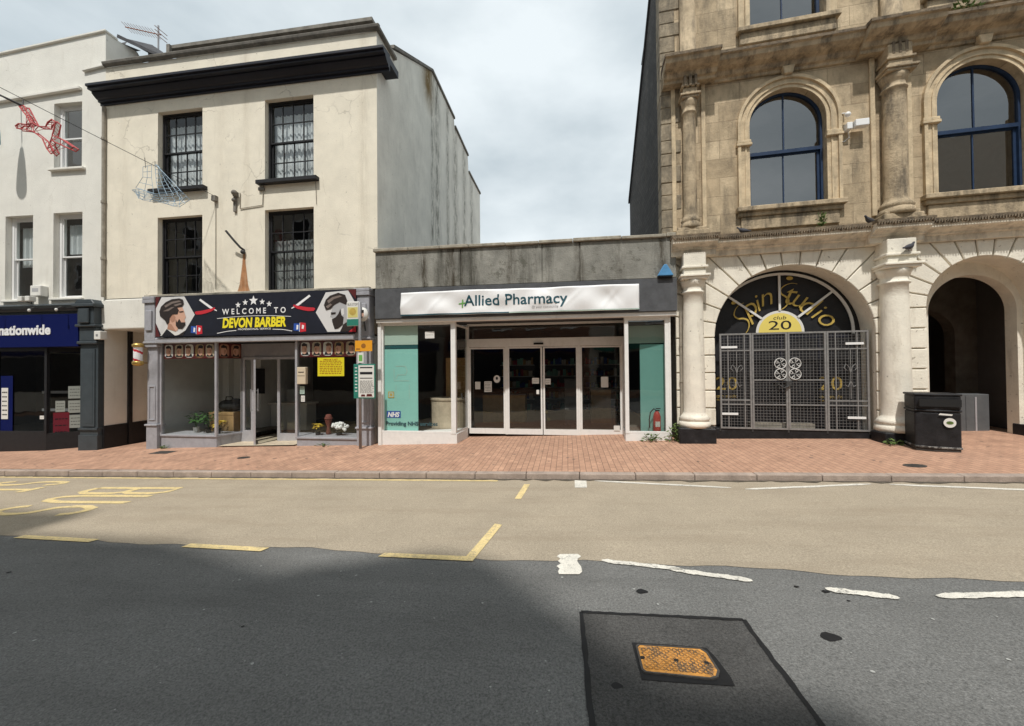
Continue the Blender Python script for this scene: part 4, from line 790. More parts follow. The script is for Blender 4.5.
m = MB(); m.smooth = True; m.lathe([(.03,-.01),(.10,.01),(.125,.05),(.125,.11),(.10,.125)]); m.lathe([(.10,.50),(.125,.515),(.125,.57),(.09,.60),(.05,.615)]); m.build('cap', M['brass'], bp)
m = MB(); m.box(.0,.04,.1,.25,.06,.09); m.box(.0,.04,.1,.25,.53,.56); m.build('bracket', M['brass'], bp)
ds = root('round_cctv_housing', 'round white disc with a portrait beside the right barber pilaster', 'sign', (-4.96, YF-.35, 3.0))
m = MB(); m.smooth = True; m.v = []; 
for k, (r_, yy) in enumerate(((.0,-.02),(.14,-.02),(.155,0),(.155,.08),(.12,.12),(.0,.12))):
    pass
m.add([(.15*math.cos(R(a)), yy, .17*math.sin(R(a))) for yy in (-.03,.05) for a in range(0,360,15)], [tuple(range(24)), tuple(range(47,23,-1))]+[((i+1)%24, i, 24+i, 24+(i+1)%24) for i in range(24)]); m.smooth = False; m.build('disc', M['offwhite'], ds)
m = MB(); m.mi = 0; m.flat([(.06*math.cos(R(a)), -.01+.08*math.sin(R(a))) for a in range(0,360,20)], -.033); m.mi = 1; m.flat([(-.065,.02),(.06,.03),(.065,.1),(-.04,.11)], -.036); m.flat([(-.04,-.06),(.04,-.06),(.02,-.1),(-.02,-.1)], -.036); m.build('picture', [M['skin'], M['hair']], ds)
m = MB(); m.tube([(0,.05,0),(.02,.25,0)], .03); m.tube([(0,.1,-.17),(.02,.12,-.4)], .02); m.build('bracket', M['darkpipe'], ds)

# bus stop pole in front of the right pilaster
bs = root('bus_stop_pole', 'grey bus stop pole with flag and timetable case by the barber pilaster', 'bus stop', (-4.98, YF-.42, g_pave(-4.98, 8.9)))
m = MB(); m.smooth = True; m.lathe([(.035,0),(.035,3.55),(.02,3.57)], n=14); m.build('pole', M['steel'], bs)
m = MB(); m.box(-.34,-.02,-.012,.012,2.98,3.58); fg = m.build('flag', M['offwhite'], bs, bevel=.01)
m = MB(); m.mi = 0; m.box(-.33,-.03,-.016,.016,2.99,3.15); m.mi = 1; m.box(-.31,-.05,-.016,.016,3.19,3.44); m.mi = 2; m.flat([(-.18+.09*math.cos(R(a)),3.33+.09*math.sin(R(a))) for a in range(0,360,30)], -.018); m.mi = 3
text(m, 'BUS STOP', -.31, 3.48, -.0135, w=.26, h=.055); m.build('print', [M['green'], mat('pale_yellow_print', (.62,.56,.2), .6), M['gold'], M['ink']], fg)
m = MB(); m.box(-.10,.34,-.055,-.04,2.36,2.62); ob = m.build('orange_sign', M['orange'], bs)
m = MB(); m.flat([(.12+.06*math.cos(R(a)),2.49+.06*math.sin(R(a))) for a in range(0,360,30)], -.057); m.flat([(-.07,2.4),(.03,2.4),(.03,2.43),(-.07,2.43)], -.057); m.build('print', mat('brown_print', (.3,.12,.02), .7), ob)
m = MB(); m.box(-.03,.12,-.055,-.04,2.08,2.33); pk = m.build('route_card', M['offwhite'], bs)
m = MB(); m.flat([(0,2.12),(.09,2.12),(.09,2.27),(0,2.27)], -.057); m.build('print', M['greenink'], pk)
m = MB(); m.box(-.13,.42,-.075,-.035,1.22,2.05); tcs = m.build('timetable_case', M['green'], bs, bevel=.008)
m = MB(); m.mi = 0; m.box(.0,.40,-.079,-.074,1.25,2.02); m.mi = 1
for z0, z1 in ((1.95,1.98),(1.80,1.86),(1.7,1.72)): m.flat([(.04,z0),(.36,z0),(.36,z1),(.04,z1)], -.081)
for i in range(14):
    xx = .04
    while xx < .34: w = rnd.uniform(.02,.08); m.flat([(xx,1.64-i*.022),(xx+w,1.64-i*.022),(xx+w,1.648-i*.022),(xx,1.648-i*.022)], -.081); xx += w+.015
m.mi = 2; m.flat([(.06,1.27),(.18,1.27),(.16,1.32),(.08,1.32)], -.082); m.flat([(.2,1.27),(.36,1.27),(.34,1.33),(.22,1.33)], -.082); m.build('timetable', [M['offwhite'], M['ink'], M['maroon']], tcs)
m = MB(); m.mi = 0; m.box(-.11,-.01,-.079,-.074,1.28,2.0); m.mi = 1
for i in range(8): m.flat([(-.09,1.95-i*.08),(-.03,1.95-i*.08),(-.03,1.97-i*.08),(-.09,1.97-i*.08)], -.081)
m.build('route_strip', [M['green'], M['white']], tcs)

# ------------------------------------------------------------------ single storey pharmacy between the two tall buildings
ph = root('pharmacy_building', 'single storey flat roofed pharmacy with stained concrete parapet and white framed shopfront', 'building', (-1.1, YF, -.15), 0, absz=(1.1, 0, .15))
A0, A1 = -4.72, 2.46
m = MB(); js = [A0, -2.52, -.55, .32, A1]
for a, b in zip(js, js[1:]): m.box(a+.008, b-.008, -.16, .1, 3.645, 4.56)
m.box(A0, A1, -.13, .12, 3.64, 4.5); m.build('parapet', M['concrete'], ph, bevel=.012)
m = MB(); x = A0-.03
while x < A1:
    l = min(rnd.uniform(.7,1.1), A1+.02-x); d = rnd.uniform(-.012,.012); m.box(x+.004, x+l-.004, -.22, .16, 4.56+d*.3, 4.635+d); x += l
m.build('coping', M['coping'], ph, bevel=.012)
m = MB(); m.quad((A0,.1,4.4),(A1,.1,4.4),(A1,7.5,4.4),(A0,7.5,4.4)); m.build('roof', M['slate'], ph)
m = MB(); m.box(A0, A1, -.17, .0, 2.9, 3.64); m.quad((A0,-.15,2.9),(A1,-.15,2.9),(A1,1.2,2.84),(A0,1.2,2.84)); m.build('fascia', M['fascia'], ph, bevel=.006)
m = MB(); m.box(A0, A1, -.12, .06, 2.80, 2.895); m.build('shopfront_head', M['white_frame'], ph, bevel=.01)
m = MB(); m.box(A0+.01, A0+.10, -.06, .1, -.5, 2.8); m.box(2.3, 2.345, -.03, .1, -.3, 2.8); m.build('end_post', M['white_frame'], ph, bevel=.008)
DP = .9
m = MB(); m.hprism([(A0+.1,-.02),(-2.68,-.02),(-2.63,DP),(A0+.1,.1)], -.6, .05); m.box(1.325,2.3,-.02,.1,-.4,.12); m.hprism([(1.325,.1),(1.42,.1),(1.44,DP),(1.40,DP)], -.4, .12); m.build('stall_riser', M['white_frame'], ph, bevel=.008)
m = MB(); m.box(-2.82,-2.70,-.03,.08,.05,2.8); m.box(A0+.1,-2.82,-.02,.05,.05,.10); m.box(A0+.1,-2.82,-.02,.05,2.74,2.8); m.box(A0+.1,A0+.14,-.02,.05,.1,2.74); m.box(-2.68,-2.60,DP-.03,DP+.05,.05,2.8)
for z in (.05,2.7): m.hprism([(-2.73,.08),(-2.70,.08),(-2.625,DP-.03),(-2.655,DP-.03)], z, z+.05)
w = m.build('shop_window', M['white_frame'], ph)
m = MB(); m.quad((A0+.14,.02,.1),(-2.82,.02,.1),(-2.82,.02,2.74),(A0+.14,.02,2.74)); m.build('pane', M['clear'], w); m = MB(); m.quad((-2.71,.08,.1),(-2.64,DP-.03,.1),(-2.64,DP-.03,2.7),(-2.71,.08,2.7)); m.build('pane', M['darkglass'], w)
m = MB(); m.tube([(-2.685,.55,.85),(-2.72,.55,1.0)], .02); m.build('handle', M['steel'], w)
m = MB(); m.box(1.325,1.41,-.03,.08,.12,2.8); m.box(2.22,2.3,-.02,.06,.12,2.8); m.box(1.41,2.22,-.02,.05,.12,.17); m.box(1.41,2.22,-.02,.05,2.72,2.8); w = m.build('shop_window', M['white_frame'], ph)
m = MB(); m.quad((1.41,.02,.17),(2.22,.02,.17),(2.22,.02,2.72),(1.41,.02,2.72)); m.quad((1.38,.08,.12),(1.42,DP,.12),(1.42,DP,2.8),(1.38,.08,2.8)); m.build('pane', M['darkglass'], w)
m = MB(); m.box(-2.64,1.44,DP-.05,DP+.07,2.21,2.43); m.box(-2.64,1.44,DP-.03,DP+.05,2.78,2.84); m.box(1.38,1.44,DP-.03,DP+.05,-.1,2.21); m.box(-1.62,-1.55,DP-.03,DP+.05,-.1,2.21); m.box(.28,.34,DP-.03,DP+.05,-.1,2.21); df = m.build('door_frame', M['white_frame'], ph, bevel=.006)
m = MB(); m.box(-.85,-.6,DP-.085,DP-.05,2.255,2.30); m.build('sensor', M['rubber'], df)
m = MB(); m.quad((-2.64,DP+.01,2.43),(1.44,DP+.01,2.43),(1.44,DP+.01,2.78),(-2.64,DP+.01,2.78)); m.build('pane', M['darkglass'], df)
for a, b, dy, nm in ((-2.60,-1.62,.02,'side_panel'),(-1.55,-.635,-.02,'door'),(-.615,.28,-.02,'door'),(.34,1.38,.02,'side_panel')):
    y = DP+dy; m = MB(); e = .045
    m.box(a,a+e,y-.02,y+.02,-.09,2.2); m.box(b-e,b,y-.02,y+.02,-.09,2.2); m.box(a+e,b-e,y-.02,y+.02,2.16,2.2); m.box(a+e,b-e,y-.02,y+.02,-.09,.05)
    d = m.build(nm, M['white_frame'], ph); m = MB(); m.quad((a+e,y,.05),(b-e,y,.05),(b-e,y,2.16),(a+e,y,2.16)); m.build('pane', M['darkglass'], d)
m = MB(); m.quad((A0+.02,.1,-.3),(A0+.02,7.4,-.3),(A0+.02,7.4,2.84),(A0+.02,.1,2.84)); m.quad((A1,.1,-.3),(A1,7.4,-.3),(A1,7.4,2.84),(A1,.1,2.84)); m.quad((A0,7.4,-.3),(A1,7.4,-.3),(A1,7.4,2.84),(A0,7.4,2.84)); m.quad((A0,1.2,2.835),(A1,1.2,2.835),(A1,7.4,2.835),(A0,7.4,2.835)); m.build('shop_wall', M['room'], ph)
m = MB(); m.quad((A0,.1,-.02),(-2.65,DP,-.02),(A1,DP,-.02),(A1,7.4,-.02),(A0,7.4,-.02)); m.quad((A0+.1,.1,.045),(-2.66,.1,.045),(-2.62,2.2,.045),(A0+.1,2.2,.045)); m.quad((1.42,.1,.115),(2.4,.1,.115),(2.4,2.0,.115),(1.42,2.0,.115)); m.build('shop_floor', M['floorint'], ph)
# display panels in the two windows
pn = root('teal_window_panel', 'large teal window panel with white health logo in the left pharmacy window', 'window display', (-4.13, YF+.06, .1))
m = MB(); m.mi = 0; m.box(-.46,.43,0,.01,0,2.05); m.mi = 1; m.box(-.46,.43,-.001,.009,2.06,2.15); m.mi = 2; m.box(-.46,.43,0,.01,2.16,2.64); m.build('board', [M['teal'], M['tealdark'], M['tealpale']], pn)
m = MB(); m.box(-.40,-.03,-.008,-.003,.32,.49); m.build('badge', M['blueink'], pn)
m = MB(); text(m, 'NHS', -.375, .345, -.0085, w=.32, h=.12, shear=.2, bold=.05); m.build('lettering', M['white'], pn)
m = MB(); text(m, 'Providing NHS services', -.42, .13, -.012, w=1.36, h=.10, bold=.03); m.build('lettering', M['tealink'], pn)
m = MB(); m.mi = 0; m.box(-.36,-.2,-.008,-.003,.82,.98); m.mi = 1; m.box(-.34,-.22,-.01,-.007,.84,.96); m.mi = 0; m.box(-.31,-.25,-.012,-.009,.87,.93); m.build('sticker', [M['gold'], M['tealpale']], pn)
m = MB(); m.ribbon([(-.15,1.62),(.1,1.62),(.15,1.5),(.1,1.4),(-.1,1.4),(-.15,1.3)], .014, -.004); m.ribbon([(-.2,1.55),(-.2,1.25),(.2,1.25)], .012, -.004); m.ribbon([(-.15,1.15),(-.15,.75)], .008, -.004); m.ribbon([(.2,1.15),(.2,.8)], .008, -.004); m.build('outline_drawing', M['tealpale'], pn)
p2 = root('teal_window_panel', 'plain teal panel standing in the narrow right pharmacy window', 'window display', (1.98, YF+.28, .13), R(-8))
m = MB(); m.box(-.26,.3,0,.012,0,2.05); m.build('board', M['teal'], p2); m = MB(); m.box(-.6,.3,-.002,.01,2.08,2.5); m.build('header', M['tealpale'], p2)
# banner
bn = root('pharmacy_banner', 'creased white vinyl pharmacy banner tied across the grey fascia', 'banner', (-1.2, YF-.2, 3.235))
import math as _m
m = MB(); nx, nz = 120, 14; x0, x1, z0, z1 = -4.03, 1.63, 2.945, 3.525
def bend(x, z):
    d = .022*_m.sin((x*1.1+z*2.3)*3.1)*_m.sin((x*.7-z*1.4)*2.3+1) + .012*_m.sin((x*2.2-z*3.7)*2.7) + .010*_m.sin((x*3.1+z*4.2)*2.2)
    for cx, s in ((-3.6,1.2),(-2.9,.9),(-.6,-1),(.4,1.1),(.9,-.7),(1.2,.8)):
        q = (x-cx)-(z-3.5)*s; d += .022*_m.exp(-(q/.035)**2)*(1-((z-3.235)/.29)**2)
    return -d*.8-.012
vs_ = [(x0+(x1-x0)*i/nx+1.2, bend(x0+(x1-x0)*i/nx, z0+(z1-z0)*j/nz), z0+(z1-z0)*j/nz-3.235+.010*_m.sin((x0+(x1-x0)*i/nx)*2.1)*(j/nz-.5)) for j in range(nz+1) for i in range(nx+1)]
m.smooth = True; m.add(vs_, [(j*(nx+1)+i, j*(nx+1)+i+1, (j+1)*(nx+1)+i+1, (j+1)*(nx+1)+i) for j in range(nz) for i in range(nx)])
sh = m.build('sheet', M['vinyl'], bn); so = sh.modifiers.new('thickness', 'SOLIDIFY'); so.thickness = .004
def banner_text(txt, x, z, w, h, mt, bold=0, nm='lettering'):
    m = MB(); text(m, txt, x, z, 0, w=w, h=h, bold=bold)
    m.v = [(a+1.2, bend(a, c)-.007, c-3.235) for a, b, c in m.v]; m.build(nm, M[mt], bn)
banner_text('Allied Pharmacy', -2.43, 3.15, 2.46, .25, 'tealink', .012)
banner_text('@ your community', -.80, 3.05, .62, .06, 'greyprint')
m = MB(); 
for pts in ([(-2.56,3.19),(-2.38,3.21),(-2.38,3.235),(-2.56,3.215)], [(-2.49,3.11),(-2.46,3.11),(-2.44,3.30),(-2.47,3.30)]): m.add([(a+1.2, bend(a,c)-.008, c-3.235) for a, c in pts], [(0,1,2,3)])
m.build('green_cross', M['greenink'], bn)
m = MB(); X = [-4.03+i*(5.66/40) for i in range(41)]
for a, b in zip(X, X[1:]):
    m.mi = 0 if a < -1.45 else 1; h = .03 if a < -1.45 else .022
    m.add([(q+1.2, bend(q,c)-.007, c-3.235) for q, c in ((a,2.95),(b,2.95),(b,2.95+h),(a,2.95+h))], [(0,1,2,3)])
m.build('edge_stripe', [M['tealink'], M['tealpale']], bn)
# small things of the pharmacy
al = root('alarm_box', 'blue triangular alarm box on the right end of the concrete parapet', 'alarm box', (2.2, YF-.19, 3.68))
m = MB(); m.prism([(-.17,0),(.17,0),(.15,.04),(.03,.25),(-.03,.25),(-.15,.04)], -.07, .03); m.build('case', M['bluebox'], al, bevel=.012, seg=2)
m = MB(); m.box(-.15,.15,-.05,.03,-.03,0); m.build('base_plate', M['ink'], al)
fe = root('fire_extinguisher', 'red fire extinguisher standing in the right pharmacy window', 'fire extinguisher', (2.06, YF+.16, .116))
m = MB(); m.smooth = True; m.lathe([(.075,0),(.085,.02),(.085,.38),(.06,.46),(.03,.5)], n=18); m.build('cylinder', M['ext'], fe)
m = MB(); m.tube([(0,-.01,.5),(-.07,-.03,.56),(-.15,-.04,.48),(-.18,-.04,.3),(-.17,-.04,.12)], .014); m.build('hose', M['rubber'], fe)
m = MB(); m.box(-.03,.06,-.02,.02,.50,.53); m.box(-.02,.08,-.015,.015,.55,.57); m.build('valve', M['rubber'], fe)
m = MB(); m.box(-.05,.05,-.088,-.06,.15,.27); m.build('print', M['offwhite'], fe)
yd = DP-.015
paper('notice','rectangular white notice in the left pharmacy door panel','notice',-2.08,yd,1.16,.2,.28,'offwhite',6)
paper('notice','small rounded white notice left of the printed notice in the pharmacy door','notice',-2.36,yd,1.19,.14,.2,'offwhite',0)
p = paper('sticker','round white sticker at the top right of the left pharmacy door panel','sticker',-1.84,yd,1.36,.01,.01,'offwhite',0)
m = MB(); m.flat([(.09*math.cos(R(a)),.1*math.sin(R(a))) for a in range(0,360,15)], -.001); m.build('disc', M['offwhite'], p); m = MB(); m.flat([(.03*math.cos(R(a)),.02+.04*math.sin(R(a))) for a in range(0,360,30)], -.003); m.build('print', M['ink'], p)
paper('notice','white notice left of the middle joint of the sliding doors','notice',-.81,yd-.045,1.31,.18,.15,'offwhite',2)
paper('notice','white notice right of the middle joint of the sliding doors','notice',-.49,yd-.045,1.29,.14,.15,'offwhite',2)
paper('notice','tiny white notice below the left one on the sliding doors','notice',-.755,yd-.045,1.02,.07,.11,'offwhite',0)
paper('notice','plain white sheet in the right pharmacy door panel','notice',.95,yd,1.27,.18,.27,'offwhite',0)
paper('notice','small square label at the foot of the right pharmacy panel','notice',1.24,yd,.10,.15,.13,'offwhite',0)
paper('notice','white notice at the top of the left pharmacy window','notice',-3.37,.012,2.49,.24,.17,'offwhite',1)
for (x, y, z, w, h, mt, lab) in ((-1.9,2.6,0,1.3,.85,'wood','low brown counter inside behind the left pharmacy door panel'),(.2,2.4,0,.55,1.3,'shutter','tall pale cabinet inside behind the right sliding door'),(1.0,2.9,0,.6,1.0,'wood','brown cabinet inside behind the right pharmacy panel')):
    c = root('shop_counter', lab, 'counter', (x, YF+y, z-.02)); m = MB(); m.box(-w/2,w/2,-.25,.25,0,h); m.build('body', M[mt], c, bevel=.01); m = MB(); m.box(-w/2-.03,w/2+.03,-.28,.28,h,h+.04); m.build('top', M['room'], c)
for k, (x, y, lab) in enumerate(((-1.75,4.6,'dim shelf unit at the back behind the left pharmacy door panel'),(-.3,4.9,'dim shelf unit at the back behind the sliding doors'),(1.2,4.6,'dim shelf unit at the back behind the right pharmacy panel'))):
    u = root('shelf_unit', lab, 'shelf', (x, YF+y, -.02), 0, 'shelf units at the back of the pharmacy')
    m = MB(); m.box(-.6,.6,.15,.2,0,1.9); m.build('back', M['shutter'], u)
    for z in (.15,.55,.95,1.35,1.75):
        m = MB(); m.box(-.6,.6,-.2,.15,z,z+.03); m.build('shelf', M['roomlight'], u)
        m = MB(); xx = -.55; mm_ = [M['offwhite'], M['teal'], M['maroonposter'], M['blueink'], M['wood']]
        while xx < .5:
            w_ = rnd.uniform(.05,.14); m.mi = rnd.randrange(5); m.box(xx, xx+w_-.008, -.15, .1, z+.03, z+.03+rnd.uniform(.1,.26)); xx += w_
        o_ = m.build('stock', mm_, u); o_['kind'] = 'stuff'
rw = root('curved_display_unit', 'curved pale display unit behind the left pharmacy window', 'counter', (-3.25, YF+1.2, .05))
m = MB(); m.lathe([(.5,0),(.5,.75),(.52,.75),(.52,.8),(0.01,.8)], n=28); m.build('body', M['tile'], rw)
m = MB(); m.box(-.15,.55,.2,.3,.8,1.9); m.build('back_panel', M['wood'], rw)

# ------------------------------------------------------------------ stone building with columns and arches
SA = R(-4.7); SO = (2.6, 9.35)
def sw(x, y): return (SO[0]+x*math.cos(SA)-y*math.sin(SA), SO[1]+x*math.sin(SA)+y*math.cos(SA))
st = root('stone_building', 'tall weathered stone building with columns, cornices and round arched windows', 'building', (*sw(3.4, 0), 0), SA, absz=(-(0)-3.4, 0, 0))
XE = 8.9
a1 = (2.22, 2.29, 1.53); a2 = (5.6, 2.80, .98)            # ground floor arches: centre, springing, radius
# ground floor: recessed backing wall, then separate rusticated blocks
m = MB()
arch_wall(m, -.12, 4.3, -.6, 4.12, a1[0], -.6, a1[1], a1[2], .46, y=.03, n=36); arch_wall(m, 4.3, XE, -.6, 4.12, a2[0], -.6, a2[1], a2[2], .46, y=.03, n=30)
m.quad((-.12,.03,-.6),(-.12,.03,4.2),(-.12,1.0,4.2),(-.12,1.0,-.6)); m.build('ground_floor_wall', M['painted_stone'], st)
m = MB(); GAP = .013
def block(poly):
    if len(poly) < 3: return
    ar = sum(poly[i-1][0]*poly[i][1]-poly[i][0]*poly[i-1][1] for i in range(len(poly)))/2
    if abs(ar) < .002: return
    m.prism(poly if ar > 0 else poly[::-1], -.03, .03)
def courses(x0, x1, z0, z1, n):
    h = (z1-z0)/n
    for i in range(n): block([(x0,z0+i*h+GAP),(x1,z0+i*h+GAP),(x1,z0+(i+1)*h-GAP),(x0,z0+(i+1)*h-GAP)])
def voussoirs(cx, zs, r, xl, xr, zt, n):
    for i in range(n):
        t0, t1 = 180*i/n, 180*(i+1)/n; k = 6
        inner = [(cx+r*math.cos(R(t0+(t1-t0)*j/k)), zs+r*math.sin(R(t0+(t1-t0)*j/k))) for j in range(k+1)]
        o1, o0 = (cx+7*math.cos(R(t1)), zs+7*math.sin(R(t1))), (cx+7*math.cos(R(t0)), zs+7*math.sin(R(t0)))
        def sh(p, t, s): return (p[0]-math.sin(R(t))*GAP*s, p[1]+math.cos(R(t))*GAP*s)
        inner[0] = sh(inner[0], t0, 1); inner[-1] = sh(inner[-1], t1, -1)
        poly = inner + [sh(o1, t1, -1), sh(o0, t0, 1)]
        for ax, lim, less in ((0,xl,False),(0,xr,True),(1,zt,True),(1,zs,False)): poly = clip(poly, ax, lim, less)
        block(poly)
courses(-.12, a1[0]-a1[2], .32, a1[1], 5); courses(a1[0]+a1[2], 4.02, .32, a1[1], 5); voussoirs(a1[0], a1[1], a1[2], -.12, 4.02, 4.10, 15)
courses(4.02, a2[0]-a2[2], .32, a2[1], 6); courses(a2[0]+a2[2], 7.3, .32, a2[1], 6); voussoirs(a2[0], a2[1], a2[2], 4.02, 7.3, 4.10, 13)
m.build('rustication', M['painted_stone'], st, bevel=.012)
m = MB()
for a, b in ((-.12, a1[0]-a1[2]), (a1[0]+a1[2], a2[0]-a2[2]), (a2[0]+a2[2], 7.3)): m.box(a, b, -.05, .025, -.6, .30)
m.box(6.47,a2[0]+a2[2]+.0,.04,.62,-.6,.42); m.build('plinth', M['worn_black'], st, bevel=.012)
# black screen filling arch 1
yb = .47
m = MB(); m.flat([(a1[0]-a1[2],-.3)]+[(a1[0]+a1[2],-.3)]+arc(a1[0],a1[1],a1[2],0,180,36), yb); m.build('doorway_screen', M['black'], st)
m = MB(); m.box(a1[0]-a1[2], a1[0]+a1[2], .1, yb, -.4, .25); m.build('doorway_step', M['worn_black'], st, bevel=.01)
m = MB(); m.box(a1[0]-.75, a1[0]+.55, .3, yb, .25, .36); m.build('inner_step', M['pipe'], st)
fr_r = 1.42; cF = (2.17, 2.41); FS = .93
m = MB(); ring = [(x, cF[1]+(z-cF[1])*FS) for x, z in arc(cF[0], cF[1], fr_r, -3, 183, 36)]; m.ribbon(ring, .055, yb-.03)
for a in (42, 90, 139):
    c, s = math.cos(R(a)), math.sin(R(a)); m.ribbon([(cF[0]+.49*c, cF[1]+.49*s),(cF[0]+fr_r*c, cF[1]+fr_r*FS*s)], .045, yb-.028)
fo = m.build('fanlight_frame', M['pot'], st); so = fo.modifiers.new('thickness', 'SOLIDIFY'); so.thickness = .025; so.offset = 1
m = MB(); m.mi = 0; m.flat(arc(cF[0], cF[1], .49, 0, 180, 24), yb-.035); m.mi = 1; m.flat(arc(cF[0], cF[1], .435, 0, 180, 24), yb-.038); fan = m.build('fan_panel', [M['offwhite'], M['fanyellow']], st)
m = MB(); text(m, '20', cF[0]-.23, cF[1]+.06, yb-.041, w=.46, h=.2, bold=.0); text(m, 'club', cF[0]-.13, cF[1]+.29, yb-.041, w=.26, h=.08, shear=.2); m.build('lettering', M['ink'], fan)
m = MB()                                              # Spin Studio along the arch, swash capitals drawn as brush strokes
def put(ch, x, z, rot, h, sh=.25): text(m, ch, cF[0]+x, cF[1]+z, yb-.034, h=h, shear=sh, rot=R(rot), center=True, bold=-.008)
def big_s(x0, z0, rot, k=1.0):
    pts = [(.34,.42),(.20,.44),(.04,.38),(-.07,.26),(-.04,.13),(.08,.05),(.15,-.06),(.10,-.20),(-.02,-.31),(-.2,-.38)]; wd = [.01,.015,.025,.04,.055,.06,.06,.04,.025,.01]
    c, s = math.cos(R(rot)), math.sin(R(rot)); ox, oz = cF[0]+x0, cF[1]+z0; dense, dw = [], []
    for i in range(len(pts)-1):
        for t in (0, .33, .66):
            q = [pts[max(i-1,0)], pts[i], pts[i+1], pts[min(i+2,len(pts)-1)]]
            f_ = lambda n: .5*(2*q[1][n]+(q[2][n]-q[0][n])*t+(2*q[0][n]-5*q[1][n]+4*q[2][n]-q[3][n])*t*t+(3*q[1][n]-q[0][n]-3*q[2][n]+q[3][n])*t**3)
            dense.append((f_(0)*k, f_(1)*k)); dw.append((wd[i]+(wd[i+1]-wd[i])*t)*k*.78)
    m.ribbon([(ox+x*c-z*s, oz+x*s+z*c) for x, z in dense], dw, yb-.034)
    hx, hz = .14*k, .58*k; m.flat([(ox+(hx+.085*k*math.cos(R(b)))*c-(hz+.055*k*math.sin(R(b)))*s, oz+(hx+.085*k*math.cos(R(b)))*s+(hz+.055*k*math.sin(R(b)))*c) for b in range(0,360,24)], yb-.034)
big_s(-.78, .27, 32, .80); big_s(.07, .76, -4, .80)
for ch, x, z, rot, h in (('p',-.56,.46,36,.44),('i',-.44,.68,26,.36),('n',-.26,.76,14,.27),('t',.24,.80,-10,.37),('u',.41,.68,-22,.27),('d',.62,.58,-32,.43),('i',.78,.42,-38,.36),('o',.92,.24,-44,.28)): put(ch, x, z, rot, h)
m.build('fanlight_lettering', M['gold'], st)
for cx in (1.02, 3.12):
    m = MB(); text(m, '20', cx-.2, 1.10, yb-.02, w=.46, h=.30); text(m, 'spin studio', cx-.2, .92, yb-.02, w=.46, h=.07, shear=.2); m.ribbon([(cx-.2,.86),(cx+.26,.86)], .012, yb-.02); m.build('door_lettering', M['gold'], st)
m = MB()
for a in (1.45, 2.2, 2.95): m.box(a-.03, a+.03, yb-.02, yb, .3, 2.28)
m.box(.75,3.6,yb-.02,yb,2.26,2.33); m.box(2.0,2.4,yb-.06,yb-.02,1.28,1.32); m.build('door_rail', M['navy_black'], st)

def column(cx, cy, rb, rt, z0, z1, capital, name='column', mt='painted_stone', base=None):
    mm = MB(); mm.smooth = True
    prof = [(rb*1.42,z0),(rb*1.46,z0+.06),(rb*1.42,z0+.12),(rb*1.30,z0+.135),(rb*1.30,z0+.16),(rb*1.42,z0+.19),(rb*1.2,z0+.25),(rb*1.04,z0+.30)]
    n = 10
    for i in range(n+1): t = i/n; prof.append((rb+(rt-rb)*t**1.6, z0+.34+(z1-.30-z0-.34)*t))
    zt = z1-.30; prof += [(rt*1.14,zt+.015),(rt*1.17,zt+.035),(rt*1.12,zt+.055),(rt*1.02,zt+.06),(rt*1.02,zt+.15),(rt*1.12,zt+.17),(rt*1.22,zt+.24),(rt*1.32,zt+.30)]
    mm.lathe(prof, cx, cy, 28); c = mm.build(name, M[mt], st)
    mm = MB(); w = rt*1.36; mm.box(cx-w, cx+w, cy-w, .0, z1, z1+.05); mm.box(cx-w-.03, cx+w+.03, cy-w-.03, .0, z1+.05, z1+.10); w2 = rt*1.12
    if capital:
        mm.box(cx-w2, cx+w2, cy-w2, .0, z1+.10, z1+.24); mm.box(cx-w2-.04, cx+w2+.04, cy-w2-.04, .0, z1+.24, z1+.29); mm.box(cx-w2, cx+w2, cy-w2, .0, z1+.29, capital)
    mm.build('capital', M[mt], c, bevel=.01)
    if base:
        mm = MB(); mm.box(cx-.37, cx+.37, cy-.30, .0, -.6, base); mm.build('plinth', M['worn_black'], c, bevel=.02)
    return c
for cx, rb in ((.22,.225),(4.0,.24),(7.2,.24)): column(cx, -.14, rb, rb*.9, .31, 3.56, 4.14, base=.31)
M['cornice_paint'] = mat('dirty_painted_cornice', (.72,.65,.53), .9, var=.25, scale=4, bump=.6, bscale=24, streak=.6, streak_col=(.16,.13,.10), sscale=(6,6,1.2), thr=.5)
# first cornice, breaking forward over the columns
c1 = [(.09,4.10),(.10,4.22),(.14,4.23),(.15,4.27),(.24,4.31),(.31,4.33),(.31,4.43),(.36,4.44),(.36,4.49),(.05,4.53)]
m = MB(); mould(m, c1, -.22, XE)
for cx in (.22, 4.0, 7.2): mould(m, [(p+.16, z+.002) for p, z in c1], cx-.46, cx+.46)
m.build('lower_cornice', M['cornice_paint'], st, bevel=.006)
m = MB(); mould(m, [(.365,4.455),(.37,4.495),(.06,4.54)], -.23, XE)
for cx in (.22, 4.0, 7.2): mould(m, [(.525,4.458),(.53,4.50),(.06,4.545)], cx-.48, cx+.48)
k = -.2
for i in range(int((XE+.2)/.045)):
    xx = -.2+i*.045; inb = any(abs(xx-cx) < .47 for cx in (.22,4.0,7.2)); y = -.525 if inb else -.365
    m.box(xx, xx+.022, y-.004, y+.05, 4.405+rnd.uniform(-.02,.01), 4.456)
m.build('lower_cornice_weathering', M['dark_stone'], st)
M['quoin'] = mat('sooty_quoin_stone', (.30,.25,.18), .95, var=.45, scale=3, bump=.8, bscale=16, streak=.7, streak_col=(.07,.065,.055), sscale=(4,4,1.5), thr=.46)
